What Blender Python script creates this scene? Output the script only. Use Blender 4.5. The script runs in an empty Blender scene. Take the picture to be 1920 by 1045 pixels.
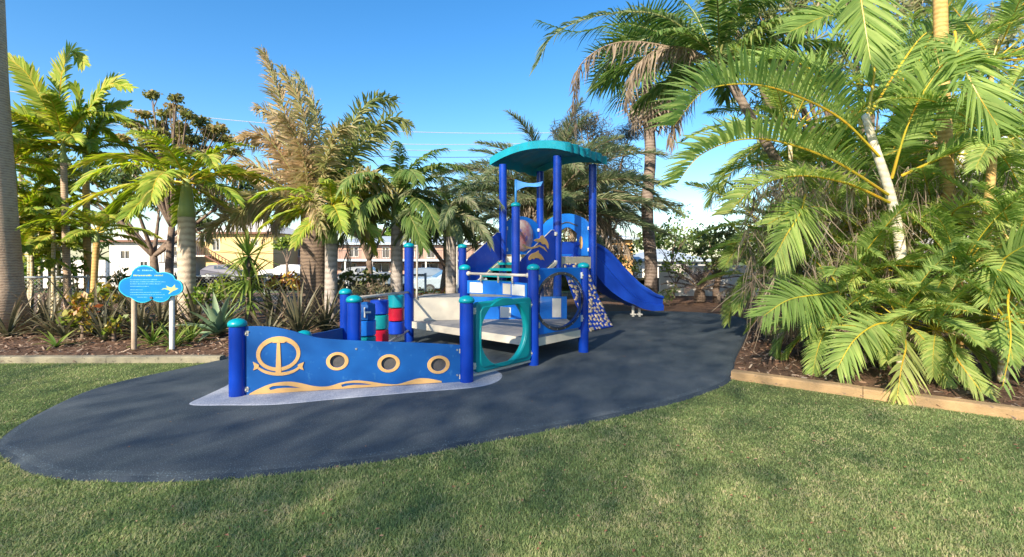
import bpy, bmesh, math, random
import numpy as np
from mathutils import Vector, Matrix

random.seed(7)
rng = np.random.default_rng(7)
R = math.radians
scene = bpy.context.scene
COL = scene.collection

# ------------------------------------------------------------------ camera
EYE = 1.4          # camera height (m)
FPX = 900.0        # focal length in photo pixels (photo is 1920 wide)
CX, HY = 960.0, 480.0
cam_d = bpy.data.cameras.new('camera')
cam_d.sensor_width = 36.0
cam_d.lens = FPX / 1920 * 36
cam_d.shift_y = -(522.5 - HY) / 1920
cam_d.clip_start, cam_d.clip_end = 0.05, 3000
cam = bpy.data.objects.new('camera', cam_d)
cam.location = (0, 0, EYE)
cam.rotation_euler = (R(90), 0, 0)
COL.objects.link(cam)
scene.camera = cam

# ------------------------------------------------------------------ world, sun
SUN_EL = R(30)
SUN_AZ = R(207)    # clockwise from +Y: behind the camera and to the left
world = bpy.data.worlds.new('World')
scene.world = world
world.use_nodes = True
wn = world.node_tree
sky = wn.nodes.new('ShaderNodeTexSky')
sky.sky_type = 'NISHITA'
sky.sun_disc = False
sky.sun_elevation = SUN_EL
sky.sun_rotation = SUN_AZ
sky.air_density = 1.0
sky.dust_density = 0.6
sky.ozone_density = 2.2
bg = wn.nodes['Background']
bg.inputs['Strength'].default_value = 0.105
sat = wn.nodes.new('ShaderNodeHueSaturation')
sat.inputs['Saturation'].default_value = 1.35
wn.links.new(sky.outputs[0], sat.inputs['Color'])
wn.links.new(sat.outputs[0], bg.inputs['Color'])
sd = bpy.data.lights.new('sun', 'SUN')
sd.energy = 4.6
sd.angle = R(0.5)
sd.color = (1.0, 0.87, 0.68)
sun = bpy.data.objects.new('sun', sd)
SUN_DIR = Vector((math.sin(SUN_AZ) * math.cos(SUN_EL), math.cos(SUN_AZ) * math.cos(SUN_EL), math.sin(SUN_EL)))
sun.rotation_euler = SUN_DIR.to_track_quat('Z', 'Y').to_euler()
sun.location = (-10, -20, 20)
COL.objects.link(sun)
scene.view_settings.view_transform = 'Standard'
scene.view_settings.look = 'None'
scene.view_settings.gamma = 1
scene.view_settings.use_curve_mapping = False
scene.view_settings.exposure = 1.3
scene.render.engine = 'CYCLES'
scene.cycles.max_bounces = 8
scene.cycles.transparent_max_bounces = 12

# ------------------------------------------------------------------ placing helpers
def at(x, y, Y):
    """the place Y metres ahead that is seen at photo pixel x, y"""
    return Vector(((x - CX) / FPX * Y, Y, EYE - (y - HY) / FPX * Y))

def gnd(x, y, z=0.0):
    Y = (EYE - z) * FPX / (y - HY)
    return Vector(((x - CX) / FPX * Y, Y, z))

class Plane:
    """vertical plane through two ground points; u runs along it, v is height"""
    def __init__(s, a, b):
        s.a = Vector((a[0], a[1], 0)); s.b = Vector((b[0], b[1], 0))
        s.len = (s.b - s.a).length
        s.u = (s.b - s.a) / s.len
        s.n = Vector((s.u.y, -s.u.x, 0))       # towards the camera side
    def px(s, x, y):
        k = (x - CX) / FPX
        t = (s.a.y * k - s.a.x) / (s.u.x - s.u.y * k)
        Y = s.a.y + t * s.u.y
        return (t, EYE - (y - HY) / FPX * Y)
    def p(s, u, v, d=0.0):
        return s.a + s.u * u + Vector((0, 0, v)) + s.n * d

# ------------------------------------------------------------------ mesh helpers
class Geo:
    """collects quads / triangles as numpy blocks and links them as ONE mesh object"""
    def __init__(s):
        s.V = []; s.F = []; s.M = []; s.T = []; s.n = 0
    def add(s, v, f, m=0, t=0.5):
        v = np.asarray(v, dtype=np.float64).reshape(-1, 3)
        f = np.asarray(f, dtype=np.int64)
        s.V.append(v); s.F.append(f + s.n)
        s.M.append(np.full(len(f), m, dtype=np.int32))
        s.T.append(np.broadcast_to(np.asarray(t, dtype=np.float32), (len(f),)).copy())
        s.n += len(v)
        return s
    def box(s, c, size, rz=0.0, m=0, t=0.5, basis=None):
        hx, hy, hz = size[0] / 2, size[1] / 2, size[2] / 2
        co = np.array([[x, y, z] for z in (-hz, hz) for y in (-hy, hy) for x in (-hx, hx)])
        if basis is not None:
            co = co @ np.array([list(b) for b in basis])
        elif rz:
            ca, sa = math.cos(rz), math.sin(rz)
            co = np.c_[co[:, 0] * ca - co[:, 1] * sa, co[:, 0] * sa + co[:, 1] * ca, co[:, 2]]
        co = co + np.array(c)
        return s.add(co, [[0, 2, 3, 1], [4, 5, 7, 6], [0, 1, 5, 4], [2, 6, 7, 3], [0, 4, 6, 2], [1, 3, 7, 5]], m, t)
    def tube(s, pts, rad, n=10, m=0, t=0.5, caps=True):
        P = np.array([list(p) for p in pts], dtype=float)
        if np.isscalar(rad): rad = [rad] * len(P)
        T = np.gradient(P, axis=0)
        T /= np.linalg.norm(T, axis=1)[:, None] + 1e-12
        ref = np.array([0, 0, 1.0]) if abs(T[0][2]) < 0.9 else np.array([1.0, 0, 0])
        V = []
        A = np.cross(T[0], ref); A /= np.linalg.norm(A)
        ang = np.arange(n) * 2 * math.pi / n
        for i in range(len(P)):
            A = A - T[i] * A.dot(T[i]); A /= np.linalg.norm(A) + 1e-12
            B = np.cross(T[i], A)
            V.append(P[i] + rad[i] * (np.cos(ang)[:, None] * A + np.sin(ang)[:, None] * B))
        V = np.concatenate(V)
        i = np.arange(len(P) - 1)[:, None] * n; j = np.arange(n)[None, :]; k = (j + 1) % n
        Q = np.stack([i + j, i + k, i + n + k, i + n + j], -1).reshape(-1, 4)
        s.add(V, Q, m, t)
        if caps:
            base = len(V)
            c = np.array([P[0], P[-1]])
            f0 = [[base, (q + 1) % n, q, q] for q in range(n)]
            o = (len(P) - 1) * n
            f1 = [[base + 1, o + q, o + (q + 1) % n, o + (q + 1) % n] for q in range(n)]
            s.V.append(c); s.n += 2
            s.F.append(np.array([[a + s.n - 2 - len(V) for a in ff] for ff in f0 + f1]))
            s.M.append(np.full(2 * n, m, dtype=np.int32)); s.T.append(np.full(2 * n, t, dtype=np.float32))
        return s
    def lathe(s, prof, c=(0, 0, 0), n=20, m=0, t=0.5):
        """prof: (r, z) rows from bottom to top, turned about the vertical through c"""
        ang = np.arange(n) * 2 * math.pi / n
        V = np.concatenate([np.c_[r * np.cos(ang), r * np.sin(ang), np.full(n, z)] for r, z in prof]) + np.array(c)
        i = np.arange(len(prof) - 1)[:, None] * n; j = np.arange(n)[None, :]; k = (j + 1) % n
        return s.add(V, np.stack([i + j, i + k, i + n + k, i + n + j], -1).reshape(-1, 4), m, t)
    def mesh(s, name, mats, smooth=False):
        V = np.concatenate(s.V); F = np.concatenate(s.F)
        M = np.concatenate(s.M); T = np.concatenate(s.T)
        tri = (F[:, 3] == F[:, 2]) | (F[:, 3] == F[:, 0])
        cnt = np.where(tri, 3, 4)
        loops = F.ravel()[np.c_[np.ones((len(F), 3), bool), ~tri].ravel()]
        me = bpy.data.meshes.new(name)
        me.vertices.add(len(V)); me.vertices.foreach_set('co', V.ravel())
        me.loops.add(len(loops)); me.loops.foreach_set('vertex_index', loops.astype(np.int32))
        me.polygons.add(len(F))
        st = np.concatenate([[0], np.cumsum(cnt)[:-1]]).astype(np.int32)
        me.polygons.foreach_set('loop_start', st)
        me.polygons.foreach_set('loop_total', cnt.astype(np.int32))
        for mm in (mats if isinstance(mats, (list, tuple)) else [mats]): me.materials.append(mm)
        me.polygons.foreach_set('material_index', M)
        me.polygons.foreach_set('use_smooth', np.full(len(F), smooth))
        a = me.attributes.new('tint', 'FLOAT', 'FACE'); a.data.foreach_set('value', T)
        me.update(calc_edges=True); me.validate()
        return me
    def build(s, name, mats, parent=None, smooth=False, loc=None):
        return link(name, s.mesh(name, mats, smooth), parent, loc)

def link(name, data, parent=None, loc=None):
    o = bpy.data.objects.new(name, data)
    COL.objects.link(o)
    if loc is not None: o.location = loc
    if parent is not None:
        o.parent = parent
    return o

def local(o, parent):
    """a part whose mesh is in world coordinates: cancel the place of its thing"""
    o.matrix_parent_inverse = parent_world(parent).inverted()
    return o

def parent_world(p):
    m = p.matrix_basis.copy()
    q = p
    while q.parent is not None:
        m = q.parent.matrix_basis @ q.matrix_parent_inverse @ m if False else q.parent.matrix_basis @ m
        q = q.parent
    return m

def tag(o, label=None, cat=None, group=None, kind=None):
    if label: o['label'] = label
    if cat: o['category'] = cat
    if group: o['group'] = group
    if kind: o['kind'] = kind
    return o

def thing(name, label, cat, loc=(0, 0, 0), group=None):
    o = link(name, None, None, loc)
    o.empty_display_size = 0.2
    return tag(o, label, cat, group)

def sharp(o, deg=35):
    me = o.data
    me.polygons.foreach_set('use_smooth', np.ones(len(me.polygons), bool))
    bm = bmesh.new(); bm.from_mesh(me)
    for e in bm.edges:
        e.smooth = not (len(e.link_faces) == 2 and e.calc_face_angle(0) > R(deg)) 
    bm.to_mesh(me); bm.free()
    return o

def catmull(pts, n=8, closed=False):
    P = [Vector(p) for p in pts]
    out = []
    N = len(P)
    rngs = range(N) if closed else range(N - 1)
    for i in rngs:
        if closed: a, b, c, d = P[(i - 1) % N], P[i], P[(i + 1) % N], P[(i + 2) % N]
        else:
            b, c = P[i], P[i + 1]
            a = P[i - 1] if i else b + (b - c)
            d = P[i + 2] if i + 2 < N else c + (c - b)
        for k in range(n):
            t = k / n
            out.append(0.5 * ((2 * b) + (c - a) * t + (2 * a - 5 * b + 4 * c - d) * t * t + (3 * b - a - 3 * c + d) * t ** 3))
    if not closed: out.append(P[-1])
    return out

def ellipse(c, rx, ry, n=36):
    return [(c[0] + rx * math.cos(2 * math.pi * k / n), c[1] + ry * math.sin(2 * math.pi * k / n)) for k in range(n)]

def plate(name, plane, loops, d0, d1, mat, parent, bevel=0.004, res=1):
    """outline (first loop) with holes (other loops) in plane coordinates, from depth d0 to d1 towards the camera side"""
    cu = bpy.data.curves.new('outline', 'CURVE')
    cu.dimensions = '2D'; cu.fill_mode = 'BOTH'
    cu.extrude = max(abs(d1 - d0) / 2 - bevel, 0.0005); cu.bevel_depth = bevel; cu.bevel_resolution = res
    cu.offset = -bevel
    for lp in loops:
        sp = cu.splines.new('POLY'); sp.points.add(len(lp) - 1)
        for q, p in zip(sp.points, lp): q.co = (p[0], p[1], 0, 1)
        sp.use_cyclic_u = True
    tmp = bpy.data.objects.new('outline', cu)
    COL.objects.link(tmp)
    dg = bpy.context.evaluated_depsgraph_get(); dg.update()
    me = bpy.data.meshes.new_from_object(tmp.evaluated_get(dg))
    bpy.data.objects.remove(tmp); bpy.data.curves.remove(cu)
    me.name = name
    mid = (d0 + d1) / 2
    co = np.empty(len(me.vertices) * 3); me.vertices.foreach_get('co', co); co = co.reshape(-1, 3)
    a, u, n = np.array(plane.a), np.array(plane.u), np.array(plane.n)
    W = a + co[:, :1] * u + co[:, 1:2] * np.array([0, 0, 1.0]) + (co[:, 2:3] + mid) * n
    me.vertices.foreach_set('co', W.ravel())
    me.materials.clear(); me.materials.append(mat)
    bm = bmesh.new(); bm.from_mesh(me); bmesh.ops.remove_doubles(bm, verts=bm.verts, dist=1e-5)
    bmesh.ops.recalc_face_normals(bm, faces=bm.faces); bm.to_mesh(me); bm.free()
    me.update()
    return link(name, me, parent)

# ------------------------------------------------------------------ materials
def _nodes(name):
    m = bpy.data.materials.new(name); m.use_nodes = True
    nt = m.node_tree
    return m, nt, nt.nodes['Principled BSDF']

def N(nt, typ, **kw):
    n = nt.nodes.new(typ)
    for k, v in kw.items():
        if k in n.inputs: n.inputs[k].default_value = v
        else: setattr(n, k, v)
    return n

def rgb(c): return (c[0], c[1], c[2], 1)

def mat(name, col, rough=0.5, col2=None, scale=6.0, lo=0.35, hi=0.65, detail=6, bump=0.0, bscale=60.0, spec=0.5, metal=0.0, coat=0.0, speck=None):
    """paint, plastic, stone...: two colours mixed by noise, fine relief, optional specks"""
    m, nt, b = _nodes(name)
    tc = N(nt, 'ShaderNodeTexCoord')
    if col2 is None: col2 = tuple(c * 0.86 for c in col)
    nz = N(nt, 'ShaderNodeTexNoise', Scale=scale, Detail=detail, Roughness=0.6)
    nt.links.new(tc.outputs['Object'], nz.inputs['Vector'])
    rp = N(nt, 'ShaderNodeValToRGB')
    rp.color_ramp.elements[0].position = lo; rp.color_ramp.elements[0].color = rgb(col)
    rp.color_ramp.elements[1].position = hi; rp.color_ramp.elements[1].color = rgb(col2)
    nt.links.new(nz.outputs['Fac'], rp.inputs['Fac'])
    out = rp.outputs['Color']
    if speck:
        s_col, s_scale, s_cut = speck
        n2 = N(nt, 'ShaderNodeTexNoise', Scale=s_scale, Detail=2)
        nt.links.new(tc.outputs['Object'], n2.inputs['Vector'])
        mr = N(nt, 'ShaderNodeMapRange'); mr.inputs[1].default_value = s_cut; mr.inputs[2].default_value = s_cut + 0.08
        nt.links.new(n2.outputs['Fac'], mr.inputs[0])
        mx = N(nt, 'ShaderNodeMix'); mx.data_type = 'RGBA'
        nt.links.new(mr.outputs[0], mx.inputs[0]); nt.links.new(out, mx.inputs[6]); mx.inputs[7].default_value = rgb(s_col)
        out = mx.outputs[2]
    nt.links.new(out, b.inputs['Base Color'])
    b.inputs['Roughness'].default_value = rough
    b.inputs['Specular IOR Level'].default_value = spec
    b.inputs['Metallic'].default_value = metal
    b.inputs['Coat Weight'].default_value = coat
    if bump:
        n3 = N(nt, 'ShaderNodeTexNoise', Scale=bscale, Detail=5)
        nt.links.new(tc.outputs['Object'], n3.inputs['Vector'])
        bp = N(nt, 'ShaderNodeBump', Strength=bump, Distance=0.01)
        nt.links.new(n3.outputs['Fac'], bp.inputs['Height']); nt.links.new(bp.outputs[0], b.inputs['Normal'])
    return m

def leaf_mat(name, cols, trans=0.35, rough=0.42, spec=0.4):
    """leaf: colour picked per leaflet by the tint attribute, light passes through"""
    m, nt, b = _nodes(name)
    at_ = N(nt, 'ShaderNodeAttribute'); at_.attribute_name = 'tint'
    oi = N(nt, 'ShaderNodeObjectInfo')
    ad = N(nt, 'ShaderNodeMath', operation='MULTIPLY_ADD'); ad.inputs[1].default_value = 0.3
    nt.links.new(oi.outputs['Random'], ad.inputs[0]); nt.links.new(at_.outputs['Fac'], ad.inputs[2])
    sb = N(nt, 'ShaderNodeMath', operation='SUBTRACT'); sb.inputs[1].default_value = 0.15
    nt.links.new(ad.outputs[0], sb.inputs[0])
    rp = N(nt, 'ShaderNodeValToRGB')
    el = rp.color_ramp.elements
    while len(el) < len(cols): el.new(0.5)
    for i, c in enumerate(cols):
        el[i].position = i / (len(cols) - 1); el[i].color = rgb(c)
    nt.links.new(sb.outputs[0], rp.inputs['Fac'])
    nt.links.new(rp.outputs['Color'], b.inputs['Base Color'])
    b.inputs['Roughness'].default_value = rough
    b.inputs['Specular IOR Level'].default_value = spec
    tr = N(nt, 'ShaderNodeBsdfTranslucent')
    hs = N(nt, 'ShaderNodeHueSaturation', Saturation=1.15, Value=1.25)
    nt.links.new(rp.outputs['Color'], hs.inputs['Color']); nt.links.new(hs.outputs[0], tr.inputs['Color'])
    mx = N(nt, 'ShaderNodeMixShader'); mx.inputs[0].default_value = trans
    nt.links.new(b.outputs[0], mx.inputs[1]); nt.links.new(tr.outputs[0], mx.inputs[2])
    nt.links.new(mx.outputs[0], nt.nodes['Material Output'].inputs['Surface'])
    return m

def trunk_mat(name, c1, c2, ring=14.0, bump=0.6):
    """palm trunk: leaf-scar rings round the stem, blotches, fibre"""
    m, nt, b = _nodes(name)
    tc = N(nt, 'ShaderNodeTexCoord')
    mp = N(nt, 'ShaderNodeMapping'); mp.inputs['Scale'].default_value = (1, 1, 1)
    nt.links.new(tc.outputs['Object'], mp.inputs['Vector'])
    wv = N(nt, 'ShaderNodeTexWave', Scale=ring / 6.28, Distortion=3.5, Detail=8)
    wv.bands_direction = 'Z'; wv.inputs['Detail Scale'].default_value = 2.0
    nt.links.new(mp.outputs[0], wv.inputs['Vector'])
    nz = N(nt, 'ShaderNodeTexNoise', Scale=7.0, Detail=8, Roughness=0.7)
    nt.links.new(mp.outputs[0], nz.inputs['Vector'])
    ad = N(nt, 'ShaderNodeMath', operation='MULTIPLY_ADD'); ad.inputs[1].default_value = 0.28
    nt.links.new(wv.outputs['Fac'], ad.inputs[0])
    sc = N(nt, 'ShaderNodeMath', operation='MULTIPLY'); sc.inputs[1].default_value = 0.8
    nt.links.new(nz.outputs['Fac'], sc.inputs[0]); nt.links.new(sc.outputs[0], ad.inputs[2])
    rp = N(nt, 'ShaderNodeValToRGB')
    rp.color_ramp.elements[0].position = 0.3; rp.color_ramp.elements[0].color = rgb(c2)
    rp.color_ramp.elements[1].position = 0.62; rp.color_ramp.elements[1].color = rgb(c1)
    nt.links.new(ad.outputs[0], rp.inputs['Fac']); nt.links.new(rp.outputs[0], b.inputs['Base Color'])
    b.inputs['Roughness'].default_value = 0.85
    bp = N(nt, 'ShaderNodeBump', Strength=bump, Distance=0.02)
    nt.links.new(ad.outputs[0], bp.inputs['Height']); nt.links.new(bp.outputs[0], b.inputs['Normal'])
    return m

M = {}
M['post'] = mat('post_blue_paint', (0.003, 0.034, 0.30), 0.24, (0.004, 0.040, 0.34), 3, bump=0.02, bscale=30, spec=0.35)
M['cap'] = mat('cap_teal_plastic', (0.0, 0.30, 0.36), 0.35, (0.0, 0.26, 0.33), 5)
M['teal'] = mat('teal_moulded_plastic', (0.0, 0.235, 0.26), 0.4, (0.0, 0.20, 0.235), 4, bump=0.05, bscale=120)
M['canopy'] = mat('canopy_teal_plastic', (0.0, 0.25, 0.35), 0.5, (0.0, 0.215, 0.30), 2.2, bump=0.08, bscale=70, speck=((0.02, 0.21, 0.27), 11, 0.62))
M['panel'] = mat('panel_blue_board', (0.003, 0.072, 0.28), 0.45, (0.005, 0.088, 0.32), 2.5, bump=0.06, bscale=160, spec=0.3, speck=((0.02, 0.12, 0.34), 16, 0.64))
M['panel_deep'] = mat('panel_deep_blue_board', (0.005, 0.042, 0.38), 0.4, (0.006, 0.05, 0.42), 2.5, bump=0.06, bscale=160, spec=0.3, speck=((0.025, 0.09, 0.42), 16, 0.64))
M['panel_light'] = mat('panel_light_blue_plastic', (0.006, 0.14, 0.55), 0.38, (0.006, 0.125, 0.50), 3, bump=0.04, bscale=150, spec=0.35)
M['slide'] = mat('slide_blue_plastic', (0.012, 0.07, 0.50), 0.3, (0.012, 0.06, 0.46), 3, bump=0.03, bscale=60)
M['flag'] = mat('flag_sky_blue_plastic', (0.06, 0.30, 0.75), 0.45)
M['sand'] = mat('sand_coloured_board', (0.58, 0.35, 0.14), 0.55, (0.52, 0.31, 0.12), 6, spec=0.3)
M['hold'] = mat('pale_sand_plastic', (0.58, 0.47, 0.33), 0.6, (0.5, 0.4, 0.28), 9)
M['beige'] = mat('beige_coated_steel', (0.56, 0.52, 0.43), 0.55, (0.50, 0.46, 0.38), 5, bump=0.05, bscale=80)
M['white'] = mat('white_plastic', (0.66, 0.66, 0.62), 0.5, (0.58, 0.58, 0.54), 8)
M['red'] = mat('red_plastic', (0.45, 0.008, 0.03), 0.3, (0.40, 0.008, 0.03), 5)
M['deck'] = mat('grey_deck_coating', (0.30, 0.29, 0.28), 0.7, (0.22, 0.22, 0.22), 9, bump=0.2, bscale=150)
M['dark'] = mat('dark_grey', (0.05, 0.05, 0.055), 0.6, (0.075, 0.07, 0.07), 40)
M['rail'] = mat('beige_tube', (0.55, 0.5, 0.42), 0.4, (0.48, 0.44, 0.37), 9)
M['steel'] = mat('bolt_steel', (0.6, 0.6, 0.6), 0.35, metal=0.9)
M['rubber'] = mat('blue_grey_rubber', (0.031, 0.047, 0.063), 0.85, (0.080, 0.096, 0.112), 1.3, 0.28, 0.75, 12, 0.9, 190, spec=0.25, speck=((0.17, 0.24, 0.29), 130, 0.60))
M['rubber_edge'] = mat('dark_rubber_edge', (0.022, 0.034, 0.05), 0.85, (0.05, 0.066, 0.085), 5, 0.3, 0.7, 10, 0.9, 150, spec=0.25, speck=((0.14, 0.2, 0.24), 120, 0.62))
M['rubber_pale'] = mat('pale_grey_rubber', (0.40, 0.43, 0.50), 0.9, (0.26, 0.29, 0.35), 90, 0.4, 0.6, 4, 0.5, 200, spec=0.2, speck=((0.10, 0.12, 0.18), 220, 0.6))
M['kerb'] = mat('sand_concrete', (0.43, 0.285, 0.145), 0.9, (0.31, 0.205, 0.11), 5, 0.35, 0.72, 12, 0.6, 90, spec=0.15, speck=((0.24, 0.17, 0.11), 22, 0.66))
M['kerb_grey'] = mat('weathered_concrete', (0.30, 0.27, 0.19), 0.9, (0.20, 0.18, 0.13), 5, 0.3, 0.7, 12, 0.6, 70, spec=0.15, speck=((0.12, 0.11, 0.08), 18, 0.64))
M['mulch'] = mat('bark_mulch', (0.17, 0.10, 0.065), 0.95, (0.08, 0.05, 0.036), 30, 0.35, 0.65, 12, 1.0, 60, spec=0.15, speck=((0.26, 0.17, 0.11), 45, 0.62))
M['asphalt'] = mat('asphalt', (0.10, 0.10, 0.10), 0.9, (0.075, 0.075, 0.078), 2, bump=0.3, bscale=90)
M['chip'] = leaf_mat('bark_chip', [(0.07, 0.04, 0.03), (0.18, 0.10, 0.065), (0.29, 0.19, 0.13), (0.38, 0.30, 0.23)], 0.0, 0.9, 0.1)
M['galv'] = mat('galvanised_steel', (0.42, 0.45, 0.47), 0.4, (0.34, 0.37, 0.39), 12, metal=0.6)
M['timber'] = mat('pale_timber', (0.42, 0.33, 0.24), 0.8, (0.30, 0.23, 0.16), 5, bump=0.3, bscale=40)

M['cane_leaf'] = leaf_mat('golden_cane_leaf', [(0.14, 0.24, 0.06), (0.25, 0.37, 0.10), (0.37, 0.48, 0.14), (0.52, 0.55, 0.18)], 0.5, 0.55, 0.25)
M['cane_rachis'] = mat('golden_cane_stalk', (0.42, 0.38, 0.03), 0.4, (0.55, 0.30, 0.02), 3)
M['yellow_leaf'] = leaf_mat('yellow_green_palm_leaf', [(0.12, 0.22, 0.03), (0.24, 0.35, 0.05), (0.38, 0.44, 0.07), (0.52, 0.45, 0.12)], 0.45, 0.55, 0.25)  # yellow-green leaf tones, picked per leaflet
M['green_leaf'] = leaf_mat('palm_leaf', [(0.06, 0.12, 0.03), (0.10, 0.18, 0.045), (0.17, 0.25, 0.07), (0.28, 0.31, 0.10)], 0.4, 0.55, 0.25)
M['grey_leaf'] = leaf_mat('grey_green_palm_leaf', [(0.08, 0.13, 0.06), (0.15, 0.21, 0.10), (0.24, 0.28, 0.16), (0.33, 0.30, 0.20)], 0.45, 0.6, 0.2)
M['fox_leaf'] = leaf_mat('feathery_palm_leaf', [(0.14, 0.19, 0.06), (0.28, 0.29, 0.12), (0.44, 0.36, 0.20), (0.55, 0.40, 0.26)], 0.42, 0.6, 0.2)
M['dead_leaf'] = leaf_mat('dead_palm_leaf', [(0.17, 0.13, 0.095), (0.28, 0.22, 0.165), (0.40, 0.32, 0.25), (0.52, 0.43, 0.34)], 0.3, 0.8, 0.15)
M['stalk'] = mat('green_stalk', (0.20, 0.24, 0.07), 0.5, (0.26, 0.24, 0.09), 4)
M['shaft'] = mat('green_crownshaft', (0.24, 0.33, 0.14), 0.45, (0.36, 0.42, 0.13), 3)
M['trunk_pale'] = trunk_mat('pale_ringed_trunk', (0.46, 0.38, 0.29), (0.27, 0.21, 0.16), 16)
M['trunk_grey'] = trunk_mat('grey_ringed_trunk', (0.34, 0.30, 0.27), (0.20, 0.17, 0.15), 18)
M['trunk_dark'] = trunk_mat('dark_fibrous_trunk', (0.16, 0.115, 0.085), (0.06, 0.042, 0.035), 26, 1.0)
M['trunk_brown'] = trunk_mat('brown_ringed_trunk', (0.42, 0.31, 0.22), (0.23, 0.15, 0.10), 40, 0.5)
M['trunk_fan'] = trunk_mat('grey_brown_fibrous_trunk', (0.21, 0.165, 0.14), (0.10, 0.07, 0.055), 20, 0.8)
M['cane_stem'] = trunk_mat('ringed_cane_stem', (0.50, 0.45, 0.33), (0.34, 0.26, 0.10), 30, 0.3)
M['cane_stem_pale'] = trunk_mat('pale_waxy_cane_stem', (0.62, 0.58, 0.48), (0.46, 0.40, 0.26), 24, 0.3)
M['cane_stem_orange'] = trunk_mat('orange_cane_stem', (0.52, 0.33, 0.12), (0.34, 0.20, 0.06), 30, 0.3)
M['bark'] = mat('tree_bark', (0.20, 0.145, 0.105), 0.9, (0.10, 0.07, 0.055), 9, bump=0.8, bscale=25)
M['tree_leaf'] = leaf_mat('broad_leaf', [(0.03, 0.06, 0.02), (0.06, 0.10, 0.03), (0.10, 0.145, 0.04), (0.17, 0.17, 0.06)], 0.35)
M['tree_leaf_brown'] = leaf_mat('autumnal_leaf', [(0.08, 0.12, 0.035), (0.17, 0.20, 0.06), (0.29, 0.26, 0.09), (0.42, 0.27, 0.12)], 0.45)
M['needle'] = leaf_mat('grey_needles', [(0.035, 0.05, 0.035), (0.06, 0.07, 0.05), (0.10, 0.10, 0.075), (0.14, 0.12, 0.095)], 0.25, 0.6)
M['bright_leaf'] = leaf_mat('bright_green_leaf', [(0.05, 0.12, 0.015), (0.12, 0.22, 0.03), (0.22, 0.30, 0.05), (0.33, 0.34, 0.07)], 0.35)
M['agave'] = leaf_mat('agave_leaf', [(0.12, 0.20, 0.13), (0.18, 0.28, 0.17), (0.24, 0.33, 0.20), (0.30, 0.36, 0.20)], 0.12, 0.5)
M['flax'] = leaf_mat('flax_leaf', [(0.035, 0.05, 0.025), (0.08, 0.085, 0.045), (0.15, 0.13, 0.08), (0.22, 0.15, 0.10)], 0.2, 0.45)
M['yucca'] = leaf_mat('yucca_leaf', [(0.06, 0.12, 0.025), (0.12, 0.20, 0.04), (0.22, 0.27, 0.06), (0.30, 0.30, 0.09)], 0.25)
M['cycad'] = leaf_mat('cycad_leaf', [(0.06, 0.045, 0.05), (0.11, 0.085, 0.085), (0.16, 0.12, 0.10), (0.13, 0.13, 0.07)], 0.2, 0.6)
M['tangle'] = leaf_mat('tangled_frond', [(0.09, 0.14, 0.05), (0.17, 0.22, 0.08), (0.27, 0.28, 0.13), (0.36, 0.30, 0.19)], 0.4, 0.6, 0.2)
M['croton'] = leaf_mat('croton_leaf', [(0.06, 0.12, 0.02), (0.16, 0.22, 0.03), (0.32, 0.24, 0.04), (0.36, 0.07, 0.03)], 0.3)

# ------------------------------------------------------------------ ground outlines (metres)
def G2(*pxs): return [gnd(x, y) for x, y in pxs]
rubber_px = [(-22, 838), (0, 848), (60, 881), (150, 893), (300, 895), (450, 888), (600, 872), (760, 850), (900, 824), (1060, 795), (1190, 768),
             (1300, 740), (1372, 708), (1384, 670), (1398, 640), (1406, 615), (1395, 596), (1340, 587), (1250, 583), (1150, 583), (1000, 588),
             (860, 596), (740, 606), (600, 622), (500, 640), (430, 664), (395, 676), (330, 690), (230, 711), (150, 734), (70, 770), (15, 802)]
rubber = [Vector((p.x, p.y)) for p in catmull([g.to_3d() for g in G2(*rubber_px)], 6, True)]

def inset(poly, d):
    n = len(poly); out = []
    area = sum(poly[i].x * poly[(i + 1) % n].y - poly[(i + 1) % n].x * poly[i].y for i in range(n))
    sg = 1 if area > 0 else -1
    for i in range(n):
        t = (poly[(i + 2) % n] - poly[(i - 2) % n]).normalized()
        out.append(poly[i] + Vector((-t.y, t.x)) * d * sg)
    return out

def inside(P, poly):
    x, y = P[:, 0], P[:, 1]
    c = np.zeros(len(P), bool)
    q = np.array([[p[0], p[1]] for p in poly])
    j = len(q) - 1
    for i in range(len(q)):
        xi, yi, xj, yj = q[i, 0], q[i, 1], q[j, 0], q[j, 1]
        c ^= ((yi > y) != (yj > y)) & (x < (xj - xi) * (y - yi) / (yj - yi + 1e-12) + xi)
        j = i
    return c

# lawn and land: one sheet to the horizon, dropping a little beyond the garden
def land_z(Y): 
    t = min(max((Y - 19) / 9, 0), 1)
    return -0.035 - 0.855 * t * t * (3 - 2 * t)

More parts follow.
